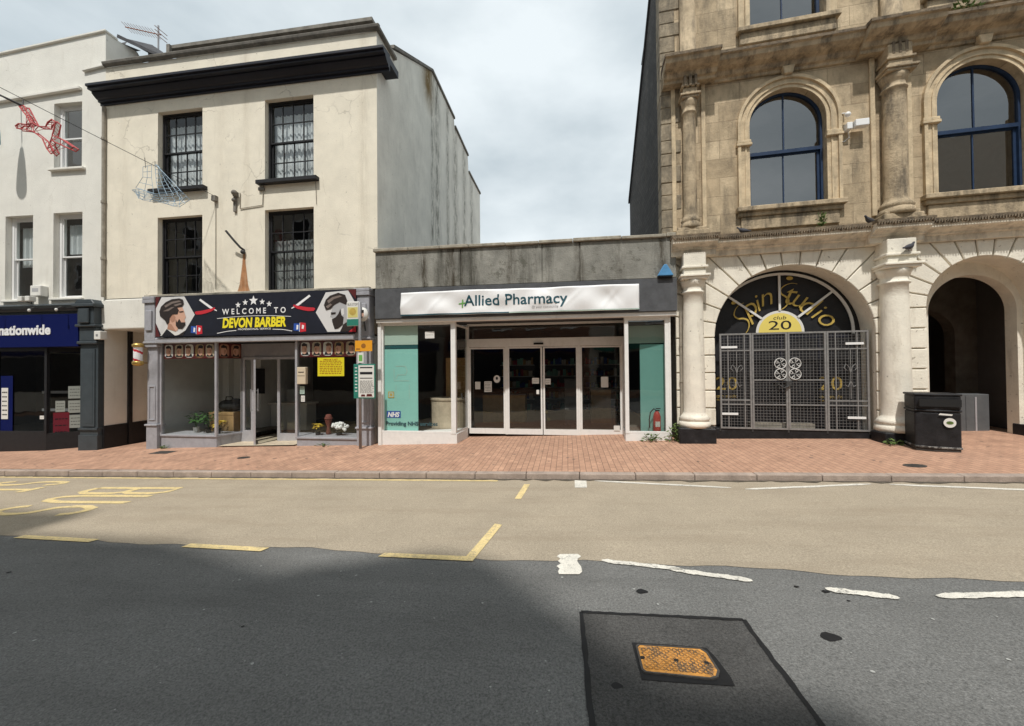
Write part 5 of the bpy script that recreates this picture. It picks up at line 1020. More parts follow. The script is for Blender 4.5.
# upper walls
wn1, wn2, wn3 = (2.2, 5.13, 6.95, .74), (5.61, 5.06, 6.95, .74), (8.0, 5.06, 6.95, .6)
m = MB()
arch_wall(m, -.36, 3.9, 4.2, 8.2, wn1[0], wn1[1], wn1[2], wn1[3], .24, n=30); arch_wall(m, 3.9, 7.2, 4.2, 8.2, wn2[0], wn2[1], wn2[2], wn2[3], .24, n=30); m.quad((7.2,0,4.2),(XE,0,4.2),(XE,0,8.2),(7.2,0,8.2))
wall_grid(m, -.36, XE, 8.2, 13.2, [(1.48,2.93,9.1,11.2),(4.9,6.35,9.1,11.2)], .24)
m.build('front_wall', M['stone'], st)
m = MB()                                               # slate hung flank that steps down behind
FX = -.16; fl_ = [(0,4.0),(5.9,4.0),(5.9,8.0),(1.9,12.0),(1.6,13.2),(0,13.2)]
m.add([(FX-y*.082, y, z) for y, z in fl_], [tuple(range(len(fl_)-1,-1,-1))]); m.build('side_wall', M['flank'], st)
m = MB(); z = 4.55; k = 0
while z < 12.9:
    h = rnd.uniform(.28,.42); w = .30 if k % 2 else .40; m.box(-.385-rnd.uniform(0,.01), -.36+w, -.012-rnd.uniform(0,.012), .5, z+.004, z+h-.004); z += h; k += 1
m.build('quoins', M['quoin'], st, bevel=.015)
m = MB(); m.add([(FX-.05-y*.082, y, z+dz) for (y, z), dz in zip([(5.95,7.9),(1.9,12.0),(1.6,13.2),(5.95,7.9),(1.9,12.0),(1.6,13.2)], (0,0,0,.12,.14,.2))]+[(FX+.5-y*.082, y, z+dz) for (y, z), dz in zip([(5.95,7.9),(1.9,12.0),(1.6,13.2),(5.95,7.9),(1.9,12.0),(1.6,13.2)], (0,0,0,.12,.14,.2))],
 [(0,1,4,3),(1,2,5,4),(6,9,10,7),(7,10,11,8),(3,4,10,9),(4,5,11,10),(0,6,7,1),(1,7,8,2),(0,3,9,6)]); m.build('verge_coping', M['slate'], st)
m = MB(); m.quad((FX,.0,13.2),(XE,.0,13.2),(XE,6,13.2),(FX,6,13.2)); m.quad((FX+.5,5.9,4),(XE,5.9,4),(XE,5.9,13.2),(FX+.5,5.9,13.2)); m.quad((XE,0,-.5),(XE,6,-.5),(XE,6,13.2),(XE,0,13.2)); m.quad((-.36,0,4.2),(-.36,.6,4.2),(-.36,.6,13.2),(-.36,0,13.2)); m.build('roof', M['slate'], st)
m = MB(); m.tube([(FX-.16,.55,13),(FX-.13,.55,4.7)], .05); m.tube([(FX-.13,.55,6.4),(FX-.13,.55,6.6)], [.07,.09]); 
for z in (7.6,9.5,11.2): m.tube([(FX-.14,.55,z),(FX-.14,.55,z+.08)], .065)
m.tube([(FX+.12,.2,8.7),(FX-.05,.5,8.2)], .035); m.build('downpipe', M['darkpipe'], st)
m = MB(); m.quad((FX+.6,2.4,4.3),(XE,2.4,4.3),(XE,2.4,13),(FX+.6,2.4,13)); m.quad((FX+.1,.25,8.15),(XE,.25,8.15),(XE,2.4,8.15),(FX+.1,2.4,8.15)); m.build('room_wall', M['room'], st)
def arch_ring(cx, zs, z0, ri, ro, prof_steps, name='window_surround'):
    """stepped architrave: each (inner, outer, projection) ring runs up the jambs and round the head"""
    mm = MB()
    for a, b, p in prof_steps:
        A = [(cx-a,z0)]+arc(cx,zs,a,180,0,28)+[(cx+a,z0)]; B = [(cx-b,z0)]+arc(cx,zs,b,180,0,28)+[(cx+b,z0)]; n = len(A)
        mm.add([(x,-p,z) for x,z in A]+[(x,-p,z) for x,z in B]+[(x,.0,z) for x,z in A]+[(x,.0,z) for x,z in B],
          [(i,i+1,n+i+1,n+i)[::-1] for i in range(n-1)]+[(i,2*n+i,2*n+i+1,i+1)[::-1] for i in range(n-1)]+[(n+i,n+i+1,3*n+i+1,3*n+i)[::-1] for i in range(n-1)])
    return mm.build(name, M['stone_trim'], st)
M['stone_trim'] = mat('dressed_stone_trim', (.58,.465,.31), .9, var=.28, scale=4, bump=.55, bscale=24, streak=.75, streak_col=(.22,.185,.14), sscale=(5,5,.9), thr=.54)
def arched_window(w, gl):
    cx, zb, zs, r = w
    arch_ring(cx, zs, zb, 0, 0, [(r,r+.07,.02),(r+.07,r+.10,.045),(r+.10,r+.19,.03),(r+.19,r+.25,.075)])
    mm = MB()
    for s in (-1, 1): mm.box(cx+s*(r+.125)-.155, cx+s*(r+.125)+.155, -.095, .0, 6.50, 6.56); mm.box(cx+s*(r+.125)-.14, cx+s*(r+.125)+.14, -.08, .0, 6.56, 6.63)
    mm.build('impost', M['stone_trim'], st, bevel=.01)
    mm = MB(); mm.box(cx-r-.30, cx+r+.30, -.16, .24, zb-.10, zb); mm.box(cx-r-.26, cx+r+.26, -.09, .0, zb-.2, zb-.1); mm.box(cx-r-.2, cx+r+.2, -.05, .0, zb-.48, zb-.2); mm.build('window_sill', M['trim_stone'], st, bevel=.012)
    y = .15; e = .042; mm = MB()
    A = [(cx-r,zb)]+arc(cx,zs,r,180,0,28)+[(cx+r,zb)]; B = [(cx-r+e,zb+e)]+arc(cx,zs,r-e,180,0,28)+[(cx+r-e,zb+e)]; n = len(A)
    mm.add([(x,y,z) for x,z in A]+[(x,y,z) for x,z in B]+[(x,y+.09,z) for x,z in B], [(i,i+1,n+i+1,n+i)[::-1] for i in range(n-1)]+[(n+i,n+i+1,2*n+i+1,2*n+i)[::-1] for i in range(n-1)]+[(0,n,n+n-1,n-1)])
    zm = 6.38
    mm.box(cx-r+e, cx+r-e, y+.0, y+.05, zm-.03, zm+.045); mm.box(cx-.014, cx+.014, y+.02, y+.05, zm+.045, zs+r-e)
    wo = mm.build('window', M['blue_frame'], st)
    mm = MB(); yl_ = y+.055; mm.box(cx-r+e, cx+r-e, yl_, yl_+.035, zm-.06, zm-.0); mm.box(cx-r+e, cx-r+e+.045, yl_, yl_+.035, zb+e, zm-.06); mm.box(cx+r-e-.045, cx+r-e, yl_, yl_+.035, zb+e, zm-.06); mm.box(cx-r+e+.045, cx+r-e-.045, yl_, yl_+.035, zb+e, zb+e+.06); mm.box(cx-.012, cx+.012, yl_+.003, yl_+.03, zb+e+.06, zm-.06)
    mm.build('sash', M['blue_frame'], wo)
    mm = MB(); mm.flat([(cx-r+e,zm)]+[(cx+r-e,zm)]+arc(cx,zs,r-e,0,180,24), y+.035); mm.build('pane', gl, wo)
    mm = MB(); mm.flat([(cx-r+e,zb+e),(cx+r-e,zb+e),(cx+r-e,zm),(cx-r+e,zm)], yl_+.017); mm.build('pane', gl, wo)
arched_window(wn1, M['skyglass']); arched_window(wn2, M['skyglass'])
for a in (1.48, 4.9):
    m = MB(); x0, x1, z0, z1 = a, a+1.45, 9.1, 11.2; y = .15; e = .06
    m.box(x0,x0+e,y,y+.08,z0,z1); m.box(x1-e,x1,y,y+.08,z0,z1); m.box(x0+e,x1-e,y,y+.08,z0,z0+e); m.box(x0+e,x1-e,y,y+.08,z1-e,z1); m.box((x0+x1)/2-.014,(x0+x1)/2+.014,y+.02,y+.05,z0+e,z1-e); m.box(x0+e,(x0+x1)/2-.014,y+.0,y+.06,10.1,10.16); m.box((x0+x1)/2+.014,x1-e,y+.0,y+.06,10.1,10.16)
    w = m.build('window', M['blue_frame'], st); m = MB(); m.flat([(x0+e,z0+e),(x1-e,z0+e),(x1-e,z1-e),(x0+e,z1-e)], y+.035); m.build('pane', M['skyglass'], w)
    m = MB(); m.box(x0-.26, x1+.26, -.16, .24, z0-.1, z0); m.box(x0-.2,x1+.2,-.08,.0,z0-.35,z0-.1); m.build('window_sill', M['trim_stone'], st, bevel=.012)
    m = MB(); m.box(x0-.22,x0,-.07,.0,z0,z1+.2); m.box(x1,x1+.22,-.07,.0,z0,z1+.2); m.box(x0,x1,-.07,.0,z1,z1+.2); m.box(x0-.10,x0,-.11,-.07,z0,z1+.1); m.box(x1,x1+.10,-.11,-.07,z0,z1+.1); m.build('window_surround', M['stone_trim'], st, bevel=.012)
# upper columns, pilaster strips, second cornice
for cx, rb in ((.2,.142),(4.08,.197),(7.3,.197)): column(cx, -.12, rb, rb*.93, 4.72 if cx < 1 else 4.66, 7.62 if cx < 1 else 7.50, 8.06, mt='trim_stone')
for cx in (.2, 4.08, 7.3):
    m = MB(); m.box(cx-.34, cx+.34, -.34, .0, 4.5, 4.66); m.box(cx-.30, cx+.30, -.30, .0, 4.66, 4.73); m.build('pedestal', M['trim_stone'], st, bevel=.015)
    m = MB(); m.box(cx-.36, cx-.27, -.05, .0, 4.73, 8.06); m.box(cx+.27, cx+.36, -.05, .0, 4.73, 8.06); m.build('pilaster_strip', M['stone_trim'], st, bevel=.01)
for cx in (2.2, 5.61):
    m = MB(); m.prism([(cx-.08,7.93),(cx+.08,7.93),(cx+.12,8.1),(cx-.12,8.1)], -.14, 0); m.build('keystone', M['stone_trim'], st, bevel=.012)
c2 = [(.05,8.02),(.06,8.08),(.12,8.10),(.16,8.18),(.28,8.21),(.38,8.27),(.40,8.36),(.44,8.37),(.44,8.42),(.04,8.48)]
m = MB(); mould(m, c2, -.36, XE)
for cx, w in ((.2,.55),(4.08,.62),(7.3,.62)): mould(m, [(p+.17, z+.002) for p, z in c2], cx-w, cx+w)
m.build('upper_cornice', M['trim_stone'], st, bevel=.006)
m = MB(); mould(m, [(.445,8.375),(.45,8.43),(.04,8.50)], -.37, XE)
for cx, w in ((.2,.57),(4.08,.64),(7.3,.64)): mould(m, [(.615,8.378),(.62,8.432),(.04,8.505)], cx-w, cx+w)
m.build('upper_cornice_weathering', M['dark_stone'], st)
for cx in (.2, 4.08, 7.3):
    m = MB()
    for i in range(3): m.box(cx-.14+i*.11, cx-.08+i*.11, -.335, -.1, 7.86, 8.10)
    m.build('bracket', M['dark_stone'], st, bevel=.012)
    m = MB(); m.smooth = True; m.lathe([(.24,8.5),(.25,8.58),(.22,8.62),(.24,8.68),(.17,8.74),(.165,10.4),(.165,11.8)], cx, -.1, 20); m.build('top_column', M['trim_stone'], st)
# passage behind the right arch
py = .49
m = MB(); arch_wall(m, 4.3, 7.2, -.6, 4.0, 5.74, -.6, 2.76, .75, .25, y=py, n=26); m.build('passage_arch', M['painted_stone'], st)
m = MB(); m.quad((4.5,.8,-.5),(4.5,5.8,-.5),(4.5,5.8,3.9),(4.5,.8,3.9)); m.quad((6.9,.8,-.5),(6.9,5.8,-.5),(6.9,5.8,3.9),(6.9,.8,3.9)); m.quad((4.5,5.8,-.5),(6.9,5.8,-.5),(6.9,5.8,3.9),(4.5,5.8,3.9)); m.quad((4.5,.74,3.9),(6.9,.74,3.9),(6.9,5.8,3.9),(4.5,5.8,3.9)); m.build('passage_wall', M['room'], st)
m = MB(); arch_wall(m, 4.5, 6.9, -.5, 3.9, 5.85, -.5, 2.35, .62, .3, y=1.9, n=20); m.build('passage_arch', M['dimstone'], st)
cb = root('grey_cabinet', 'low grey cabinet standing in the dark arched passage', 'cabinet', (*sw(5.98, 1.15), .13), SA)
m = MB(); m.box(-.42,.42,-.15,.15,0,.86); m.build('case', M['shutter'], cb, bevel=.008); m = MB(); m.box(.16,.19,-.165,-.15,.03,.8); m.build('trim_strip', M['silver'], cb)
m = MB(); m.box(-.40,-.02,-.16,-.15,.04,.82); m.box(.0,.14,-.16,-.15,.04,.82); m.build('door', M['shutter'], cb)
ns = root('warning_notice', 'small yellow warning notice on the side of the right arch', 'sign', (*sw(6.573, .25), 2.64), SA+R(-90))
m = MB(); m.box(-.075,.075,-.004,.008,-.13,.13); m.build('plate', M['notice_y'], ns)
m = MB(); m.flat([(.035*math.cos(R(a)),.06+.04*math.sin(R(a))) for a in range(0,360,24)], -.006); m.flat([(-.05,-.03),(.05,-.03),(.05,-.01),(-.05,-.01)], -.006); m.flat([(-.05,-.07),(.05,-.07),(.05,-.05),(-.05,-.05)], -.006); m.build('print', M['ink'], ns)

# ------------------------------------------------------------------ steel mesh gate before arch 1
gt = root('security_gate', 'grey steel mesh folding gate with white scrolls across the studio doorway', 'gate', (*sw(2.23, .1), .25), SA)
def GX(u): return (-1.42 + 2.87*u)
post = [0, .228, .474, .73, 1.0]; GH = 2.13
def gz(v): return GH*(1-v)
for i in range(4):
    a, b = GX(post[i]), GX(post[i+1]); m = MB()
    m.box(a+.004, a+.04, -.02, .02, 0, GH); m.box(b-.04, b-.004, -.02, .02, 0, GH); m.box(a+.04, b-.04, -.018, .018, 0, .035); m.box(a+.04, b-.04, -.018, .018, GH-.035, GH)
    rows = (.18, .49, .745) if i in (1, 2) else (.18, .70, .745)
    for v in rows: m.box(a+.04, b-.04, -.016, .016, gz(v)-.013, gz(v)+.013)
    if i in (0, 3):
        xm = a+(b-a)*.27 if i == 0 else b-(b-a)*.27; x2 = a+(b-a)*.78 if i == 0 else b-(b-a)*.78; m.box(xm-.01, xm+.01, -.014, .014, .035, GH-.035); m.box(x2-.01, x2+.01, -.015, .015, .035, GH-.035)
    pn_ = m.build('gate_panel', M['galv'], gt)
    m = MB(); n = int((b-a-.08)/.062)
    for k in range(1, n): xx = a+.04+(b-a-.08)*k/n; m.box(xx-.0022, xx+.0022, .004, .0084, .035, GH-.035)
    n2 = 33
    for k in range(1, n2): z = .035+(GH-.07)*k/n2; m.box(a+.04, b-.04, -.0016, .004, z-.0022, z+.0022)
    m.build('wire_mesh', M['galv'], pn_)
for cx in (.474*2.81-1.4-.14, .474*2.81-1.4+.14):
    m = MB()
    for cz in (gz(.32), gz(.43)):
        m.tube([(cx+.115*math.cos(R(t)), -.03, cz+.115*math.sin(R(t))) for t in range(0,360,18)], .007, 6, True)
        for q in range(4):
            t0 = 45+q*90; m.tube([(cx+(.11-.10*t)*math.cos(R(t0+t*20))+.0, -.03, cz+(.11-.10*t)*math.sin(R(t0+t*20))) for t in (0,.25,.5,.75,.95)], .004, 6)
            ex, ez = cx+.075*math.cos(R(t0+22)), cz+.075*math.sin(R(t0+22)); m.tube([(ex+.026*math.cos(R(t)), -.03, ez+.026*math.sin(R(t))) for t in range(0,360,40)], .0045, 5, True)
    m.build('scroll', M['pot'], gt)
for x in (GX(.12), GX(.88)):
    m = MB(); m.tube([(x,-.03,gz(.18)),(x,-.03,gz(.68))], .008, 6)
    for s in (-1,1):
        m.tube([(x+s*.0,-.03,gz(.42)),(x+s*.03,-.03,gz(.36)),(x+s*.09,-.03,gz(.33)),(x+s*.12,-.03,gz(.37)),(x+s*.08,-.03,gz(.39))], .008, 6); m.tube([(x,-.03,gz(.5)),(x+s*.05,-.03,gz(.56)),(x+s*.1,-.03,gz(.54))], .008, 6)
    m.build('scroll', M['galv'], gt)
for u, v in ((.07,.145),(.07,.845),(.91,.13),(.915,.865)):
    m = MB(); x = GX(u); m.box(x-.17, x+.16, -.035, -.021, gz(v)-.022, gz(v)+.026); m.build('hinge_plate', M['upvc'], gt)
m = MB(); m.box(GX(.474)-.05, GX(.474)+.05, -.06, -.02, gz(.55), gz(.50)); m.tube([(GX(.474)-.22,-.05,gz(.53)),(GX(.474)-.1,-.07,gz(.57)),(GX(.474),-.06,gz(.55))], .015); m.build('lock', M['darkpipe'], gt)
m = MB()
for p in post: m.tube([(GX(p),0,-.06),(GX(p),0,.02)], .018, 6)
m.build('drop_bolt', M['darkpipe'], gt)
# wall mounted bits on the stone building
cc = root('security_camera', 'white security camera and box beside the left arched window', 'camera', (*sw(3.3, -.06), 6.62), SA)
m = MB(); m.box(-.06,.04,-.1,.06,-.07,.07); m.box(.06,.30,-.16,-.02,-.06,.08); m.build('body', M['upvc'], cc, bevel=.012, seg=2)
m = MB(); m.smooth = True; m.ball((-.04,-.08,.24), .055); m.build('dome', M['upvc'], cc)
m = MB(); m.tube([(-.04,-.02,.3),(-.04,.04,.34),(-.1,.055,.35)], .012); m.tube([(0,-.0,-.07),(.05,.05,-.18),(-.05,.055,-.26),(-.15,.055,-.2)], .01, 6); m.build('cable', M['upvc'], cc)
dp = root('rainwater_pipe', 'slim pale downpipe between the pharmacy and the first column', 'downpipe', (*sw(-.03,-.08), -.0), SA)
m = MB(); m.tube([(0,0,.0),(0,0,2.9)], .03); m.build('pipe', M['pipe'], dp)
for z in (.5, 1.3, 2.1):
    m = MB(); m.tube([(0,0,z),(0,0,z+.05)], .042); m.build('collar', M['pipe'], dp)
def pigeon(x, y, z, rz, lab):
    p = root('pigeon', lab, 'bird', (x, y, z), rz, 'pigeons resting on the ledges'); p.scale = (.8,.8,.85)
    m = MB(); m.smooth = True; n = 10; sp = [(-.17,.06,.008,.02),(-.12,.07,.03,.02),(-.05,.085,.055,.05),(.03,.10,.065,.065),(.09,.125,.05,.055),(.12,.165,.03,.034),(.135,.19,.03,.03),(.155,.20,.022,.02),(.175,.195,.006,.006)]
    b = len(m.v)
    for x_, z_, ry, rz_ in sp:
        for k in range(n): m.v.append((x_, ry*math.cos(2*math.pi*k/n), z_+rz_*math.sin(2*math.pi*k/n)))
    for i in range(len(sp)-1):
        for k in range(n): m.face([b+i*n+k, b+i*n+(k+1)%n, b+(i+1)*n+(k+1)%n, b+(i+1)*n+k])
    m.face([b+k for k in range(n)]); m.face([b+(len(sp)-1)*n+k for k in range(n)]); m.build('body', M['pigeon'], p)
    m = MB(); 
    for s in (-.025,.025): m.tube([(.03,s,.05),(.03,s,0),(.06,s,0.004)], .006, 5)
    m.build('legs', M['terracotta'], p)
pigeon(*sw(1.28,-.12), 4.53, R(160)+SA, 'dark pigeon on the lower cornice under the left arched window')
pigeon(*sw(3.62,-.14), 4.53, R(200)+SA, 'dark pigeon on the lower cornice left of the second upper column')
pigeon(*sw(4.06,-.46), 3.86, R(20)+SA, 'pigeon perched on the capital of the column by the litter bin')
def weed(x, y, z, n, h, sp, lab, mt='leaf2'):
    p = root('weed', lab, 'weed', (x, y, z), 0, 'weeds growing on the buildings')
    m = MB()
    for i in range(n):
        a = rnd.uniform(0,6.28); d = sp*rnd.uniform(.05,1); hz = h*rnd.uniform(.05,1)*(1-.5*d/sp); c = Vector((d*math.cos(a), -abs(d*math.sin(a))*.6, hz)); l = rnd.uniform(.025,.06)
        u = Vector((math.cos(a), math.sin(a), rnd.uniform(-.5,.8))).normalized(); v = u.cross(Vector((rnd.uniform(-1,1),rnd.uniform(-1,1),rnd.uniform(.2,1)))).normalized()
        m.add([c-u*l, c-u*l*.2+v*l*.4, c+u*l, c-u*l*.2-v*l*.4], [(0,1,2,3)])
    m.build('leaves', M[mt], p)
    m = MB()
    for i in range(7): a = i*.9; m.tube([(0,0,0),(sp*.4*math.cos(a),-abs(sp*.3*math.sin(a)),h*.45),(sp*.7*math.cos(a),-abs(sp*.5*math.sin(a)),h*.8)], .005, 4)
    m.build('stem', M[mt], p)
weed(2.42,9.2,g_pave(2.42,9.2),130,.42,.28,'largest leafy weed at the foot of the slim downpipe')
weed(1.88,9.22,g_pave(1.88,9.2),70,.22,.26,'low weed at the foot of the right pharmacy window')
weed(*sw(2.72,-.2),4.5,60,.42,.12,'upright weed on the lower cornice under the left arched window')
weed(*sw(5.15,-.3),8.45,70,.3,.3,'bushy weed on the upper cornice over the right arched window')
weed(-10.9,9.26,g_pave(-10.9,9.2),18,.09,.2,'small weed under the left barber window')
weed(-6.2,9.26,g_pave(-6.2,9.2),18,.08,.25,'small weed under the right barber window')
weed(*sw(3.7,-.5),.1,30,.12,.2,'small weed by the black plinth next to the litter bin')

# litter bin
lbx, lby = 6.66, 8.22
bi = root('litter_bin', 'scuffed black litter bin with round pale sticker before the arched passage', 'litter bin', (lbx, lby, g_pave(lbx,lby)), R(-20))
m = MB(); prof = [(-.30,-.22),(-.05,-.285),(.30,-.24),(.30,.24),(-.30,.24)]
m.hprism(prof, .03, .70); m.build('body', M['worn_black'], bi, bevel=.03, seg=3)
m = MB(); m.hprism([(x*1.03,y*1.04) for x,y in prof], .70, .745); m.hprism([(x*1.0,y*1.0) for x,y in prof], .745, .99); lid = m.build('hood', M['worn_black'], bi, bevel=.018, seg=2)
m = MB(); m.hprism([(x*1.05,y*1.05) for x,y in prof], .99, 1.03); m.build('top', M['worn_black'], lid, bevel=.012)
m = MB(); m.hprism([(x*.96,y*.96) for x,y in prof], 0, .05); m.build('base', M['cover_iron'], bi)
m = MB(); m.hprism([(x*1.025,y*1.03) for x,y in prof], .05, .085); m.build('kick_strip', mat('scraped_kick_strip', (.05,.048,.045), .6, var=.4, wear=.85, wear_col=(.32,.31,.29), wthr=.5, wscale=9), bi, bevel=.006)
m = MB(); m.box(-.26,.28,-.30,-.27,.80,.93); m.build('slot', M['rubber'], lid)
m = MB(); q = lambda x: -.31+(x+.05)*.05/.38-.006
m.mi = 0; m.add([(.13+.085*math.cos(R(a)), q(.13+.085*math.cos(R(a))), .52+.085*math.sin(R(a))) for a in range(0,360,18)], [tuple(range(20))]); m.mi = 1; m.add([(.13+.05*math.cos(R(a)), q(.13+.05*math.cos(R(a)))-.003, .52+.03*math.sin(R(a))) for a in range(0,360,30)], [tuple(range(12))]); m.build('sticker', [M['offwhite'], M['leaf2']], bi)
m = MB(); m.add([(x, q(x)-.001, z) for x, z in ((-.02,.655),(.16,.645),(.17,.67),(.0,.685))], [(0,1,2,3)]); m.build('scuff_label', M['offwhite'], bi)

# ------------------------------------------------------------------ pale building with the blue bank shopfront
NA = R(2.4); NO = (-12.93, 9.3)
def nw(x, y): return (NO[0]+x*math.cos(NA)-y*math.sin(NA), NO[1]+x*math.sin(NA)+y*math.cos(NA))
bk = root('bank_building', 'pale rendered building with white sash windows and a dark shopfront under a blue bank sign', 'building', (*nw(-4, 0), -.55), NA, absz=(4, 0, .55))
XL = -8.5
zt = lambda x: 11.33+.105*x; zb_ = lambda x: 9.86+.07*x
m = MB(); wall_grid(m, XL, 0, 3.5, 9.7, [(-1.66,-.75,7.49,9.40),(-3.25,-2.33,3.74,6.2),(-1.66,-.72,3.76,6.22),(-5.0,-4.1,3.74,6.2)], .22)
m.quad((XL,0,9.7),(0,0,9.7),(0,0,zt(0)),(XL,0,zt(XL))); m.quad((0,0,9.2),(0,1.3,9.2),(0,1.3,11.0),(0,.85,11.45),(0,.3,zt(0)+.02),(0,0,zt(0))); m.build('front_wall', M['white_render'], bk)
m = MB(); m.quad((0,0,-.8),(0,5,-.8),(0,5,9.3),(0,0,9.3)); m.quad((XL,5,-.8),(0,5,-.8),(0,5,9.3),(XL,5,9.3)); m.build('side_wall', M['white_render'], bk)
m = MB(); m.prism([(XL,zt(XL)),(0.03,zt(0)),(0.03,zt(0)+.07),(XL,zt(XL)+.07)], -.05, .3); m.build('parapet_coping', M['white_render'], bk, bevel=.015)
m = MB(); m.prism([(XL,zb_(XL)-.09),(-.75,zb_(-.75)-.09),(-.75,zb_(-.75)),(XL,zb_(XL))], -.09, 0); m.prism([(-.68,10.22),(0.0,10.31),(0.0,10.37),(-.68,10.28)], -.07, 0); m.build('string_course', M['white_render'], bk, bevel=.015)
m = MB(); m.add([(XL,.3,11.0),(-.05,.3,11.35),(-.05,1.0,11.62),(XL,1.0,11.2)], [(0,1,2,3)]); m.add([(-2.5,.6,11.2),(-.1,.6,11.5),(-.1,.65,11.62),(-2.5,.65,11.36)], [(0,1,2,3)])
m.add([(.0,.35,11.50),(.0,1.3,12.05),(.95,1.3,11.38),(1.0,1.25,11.0),(.45,.8,10.9),(.42,.8,11.35)], [(0,1,2,5),(5,2,3,4)]); m.add([(-.03,.30,11.44),(.45,.78,11.36),(.98,1.25,11.30),(.98,1.27,11.40),(.45,.8,11.46),(-.03,.32,11.56)], [(0,1,4,5),(1,2,3,4)]); m.build('roof', M['slate'], bk)
for bx in ((-1.75,-.62,-.09,.22,7.42,7.49),(-3.3,-2.28,-.07,.22,3.68,3.745),(-1.72,-.66,-.07,.22,3.7,3.765)): m = MB(); m.box(*bx); m.build('window_sill', M['white_render'], bk, bevel=.012)
sash(bk, -1.66,-.75,7.49,9.40,.16,1,1,M['upvc'],M['glass'],fw=.08)
sash(bk, -3.25,-2.33,3.74,6.2,.16,1,1,M['upvc'],M['glass'],fw=.08,curtain=M['blind'],cz=(.42,.9)); sash(bk, -1.66,-.72,3.76,6.22,.16,1,1,M['upvc'],M['glass'],fw=.08,curtain=M['blind'],cz=(.55,.9)); sash(bk, -5.0,-4.1,3.74,6.2,.16,1,1,M['upvc'],M['glass'],fw=.08)
m = MB(); m.quad((XL,2.4,3.4),(0,2.4,3.4),(0,2.4,11),(XL,2.4,11)); m.quad((XL,.22,6.8),(0,.22,6.8),(0,2.4,6.8),(XL,2.4,6.8)); m.build('room_wall', M['room'], bk)
m = MB(); mould(m, [(.12,3.36),(.16,3.40),(.24,3.44),(.28,3.52),(.20,3.55),(.04,3.60)], XL, -.62); m.build('shop_cornice', M['slate_paint'], bk, bevel=.008)
m = MB(); m.box(XL,-.62,-.08,.0,3.28,3.37); m.build('sign_backing', M['slate_paint'], bk)
m = MB(); m.box(-.62,-.02,-.15,.12,-.85,-.12); m.box(-.60,-.04,-.12,.12,-.12,2.42); m.box(-.52,-.12,-.145,-.12,.12,2.28); m.box(-.46,-.18,-.15,-.145,.2,2.2); m.box(-.62,-.02,-.16,.12,.02,.08); pl = m.build('pilaster', M['slate_paint'], bk, bevel=.01)
m = MB(); m.box(-.63,-.01,-.20,.12,2.42,2.50); m.box(-.58,-.06,-.17,.12,2.50,2.9); m.box(-.64,.0,-.24,.12,2.9,2.97); m.box(-.58,-.06,-.22,.12,2.97,3.45); m.box(-.48,-.16,-.28,-.22,3.0,3.4); m.box(-.66,.02,-.30,.12,3.45,3.54); m.prism([(-.64,3.54),(0,3.54),(-.1,3.66),(-.54,3.66)], -.26, .12); m.build('console', M['slate_paint'], pl, bevel=.015)
wx = -1.82
m = MB(); m.box(XL,wx,-.03,.05,-.85,-.10); m.hprism([(wx,-.03),(-.72,.62),(-.72,.70),(wx,.05)], -.85, -.10); m.build('stall_riser', M['black'], bk)
m = MB(); m.box(wx-.05,wx+.03,-.04,.05,-.1,2.36); m.box(XL,wx,-.02,.05,2.26,2.36); m.box(XL,wx,-.03,.05,-.10,-.04)
m.hprism([(wx,-.02),(-.72,.63),(-.72,.70),(wx,.06)], 2.22, 2.36); m.box(-.76,-.66,.6,.75,-.6,2.36); m.box(-3.5,-3.44,-.03,.05,-.1,2.3); w = m.build('shop_window', M['black'], bk)
m = MB(); m.quad((XL,.01,-.05),(wx,.01,-.05),(wx,.01,2.26),(XL,.01,2.26)); m.quad((wx,.01,-.1),(-.74,.65,-.1),(-.74,.65,2.3),(wx,.01,2.3)); m.build('pane', M['darkglass'], w)
m = MB(); m.box(-.70,-.05,.66,.72,-.55,2.36); m.build('door', M['navy_black'], bk); m = MB(); m.box(-.66,-.62,.60,.66,.5,.95); m.build('door_handle', M['steel'], bk.children[-1])
m = MB(); m.quad((-.04,-.0,-.8),(-.04,.8,-.8),(-.04,.8,2.5),(-.04,.0,2.5)); m.quad((wx,.0,2.365),(0,.0,2.365),(0,1.0,2.365),(wx,1.0,2.365)); m.quad((XL,4.2,-.6),(0,4.2,-.6),(0,4.2,2.4),(XL,4.2,2.4)); m.quad((XL,.1,2.4),(wx,.1,2.4),(-.7,.75,2.4),(-.7,4.2,2.4),(XL,4.2,2.4)); m.quad((XL,.05,-.6),(XL,4.2,-.6),(XL,4.2,2.4),(XL,.05,2.4)); m.quad((-.6,.75,-.6),(-.6,4.2,-.6),(-.6,4.2,2.4),(-.6,.75,2.4)); m.build('shop_wall', M['room'], bk)
m = MB(); m.quad((XL,.05,-.42),(wx,.05,-.42),(-.7,.7,-.42),(-.6,4.2,-.42),(XL,4.2,-.42)); m.build('shop_floor', M['floorint'], bk)
m = MB()
for z in (.45,1.0): m.box(-3.3,-1.95,.9,1.3,z,z+.03); m.box(-3.3,-1.95,.88,.9,z-.02,z+.06)
m.build('window_shelf', M['silver'], bk)
m = MB(); m.box(.0,.02,.0,2.2,-.8,.12); m.box(-.06,.015,-.02,.0,-.8,.10); m.build('passage_plinth', M['black'], bk)
bsg = root('bank_sign', 'deep blue bank fascia sign with white lower case lettering', 'sign', (*nw(-4.3,-.13), 2.8), NA)
m = MB(); m.box(-4.0,3.68,-.03,.12,-.44,.48); m.build('board', M['blue_sign'], bsg, bevel=.008)
m = MB(); text(m, 'nationwide', 1.13, -.08, -.034, w=1.68, bold=.034, ext=.012); m.build('lettering', M['white'], bsg)
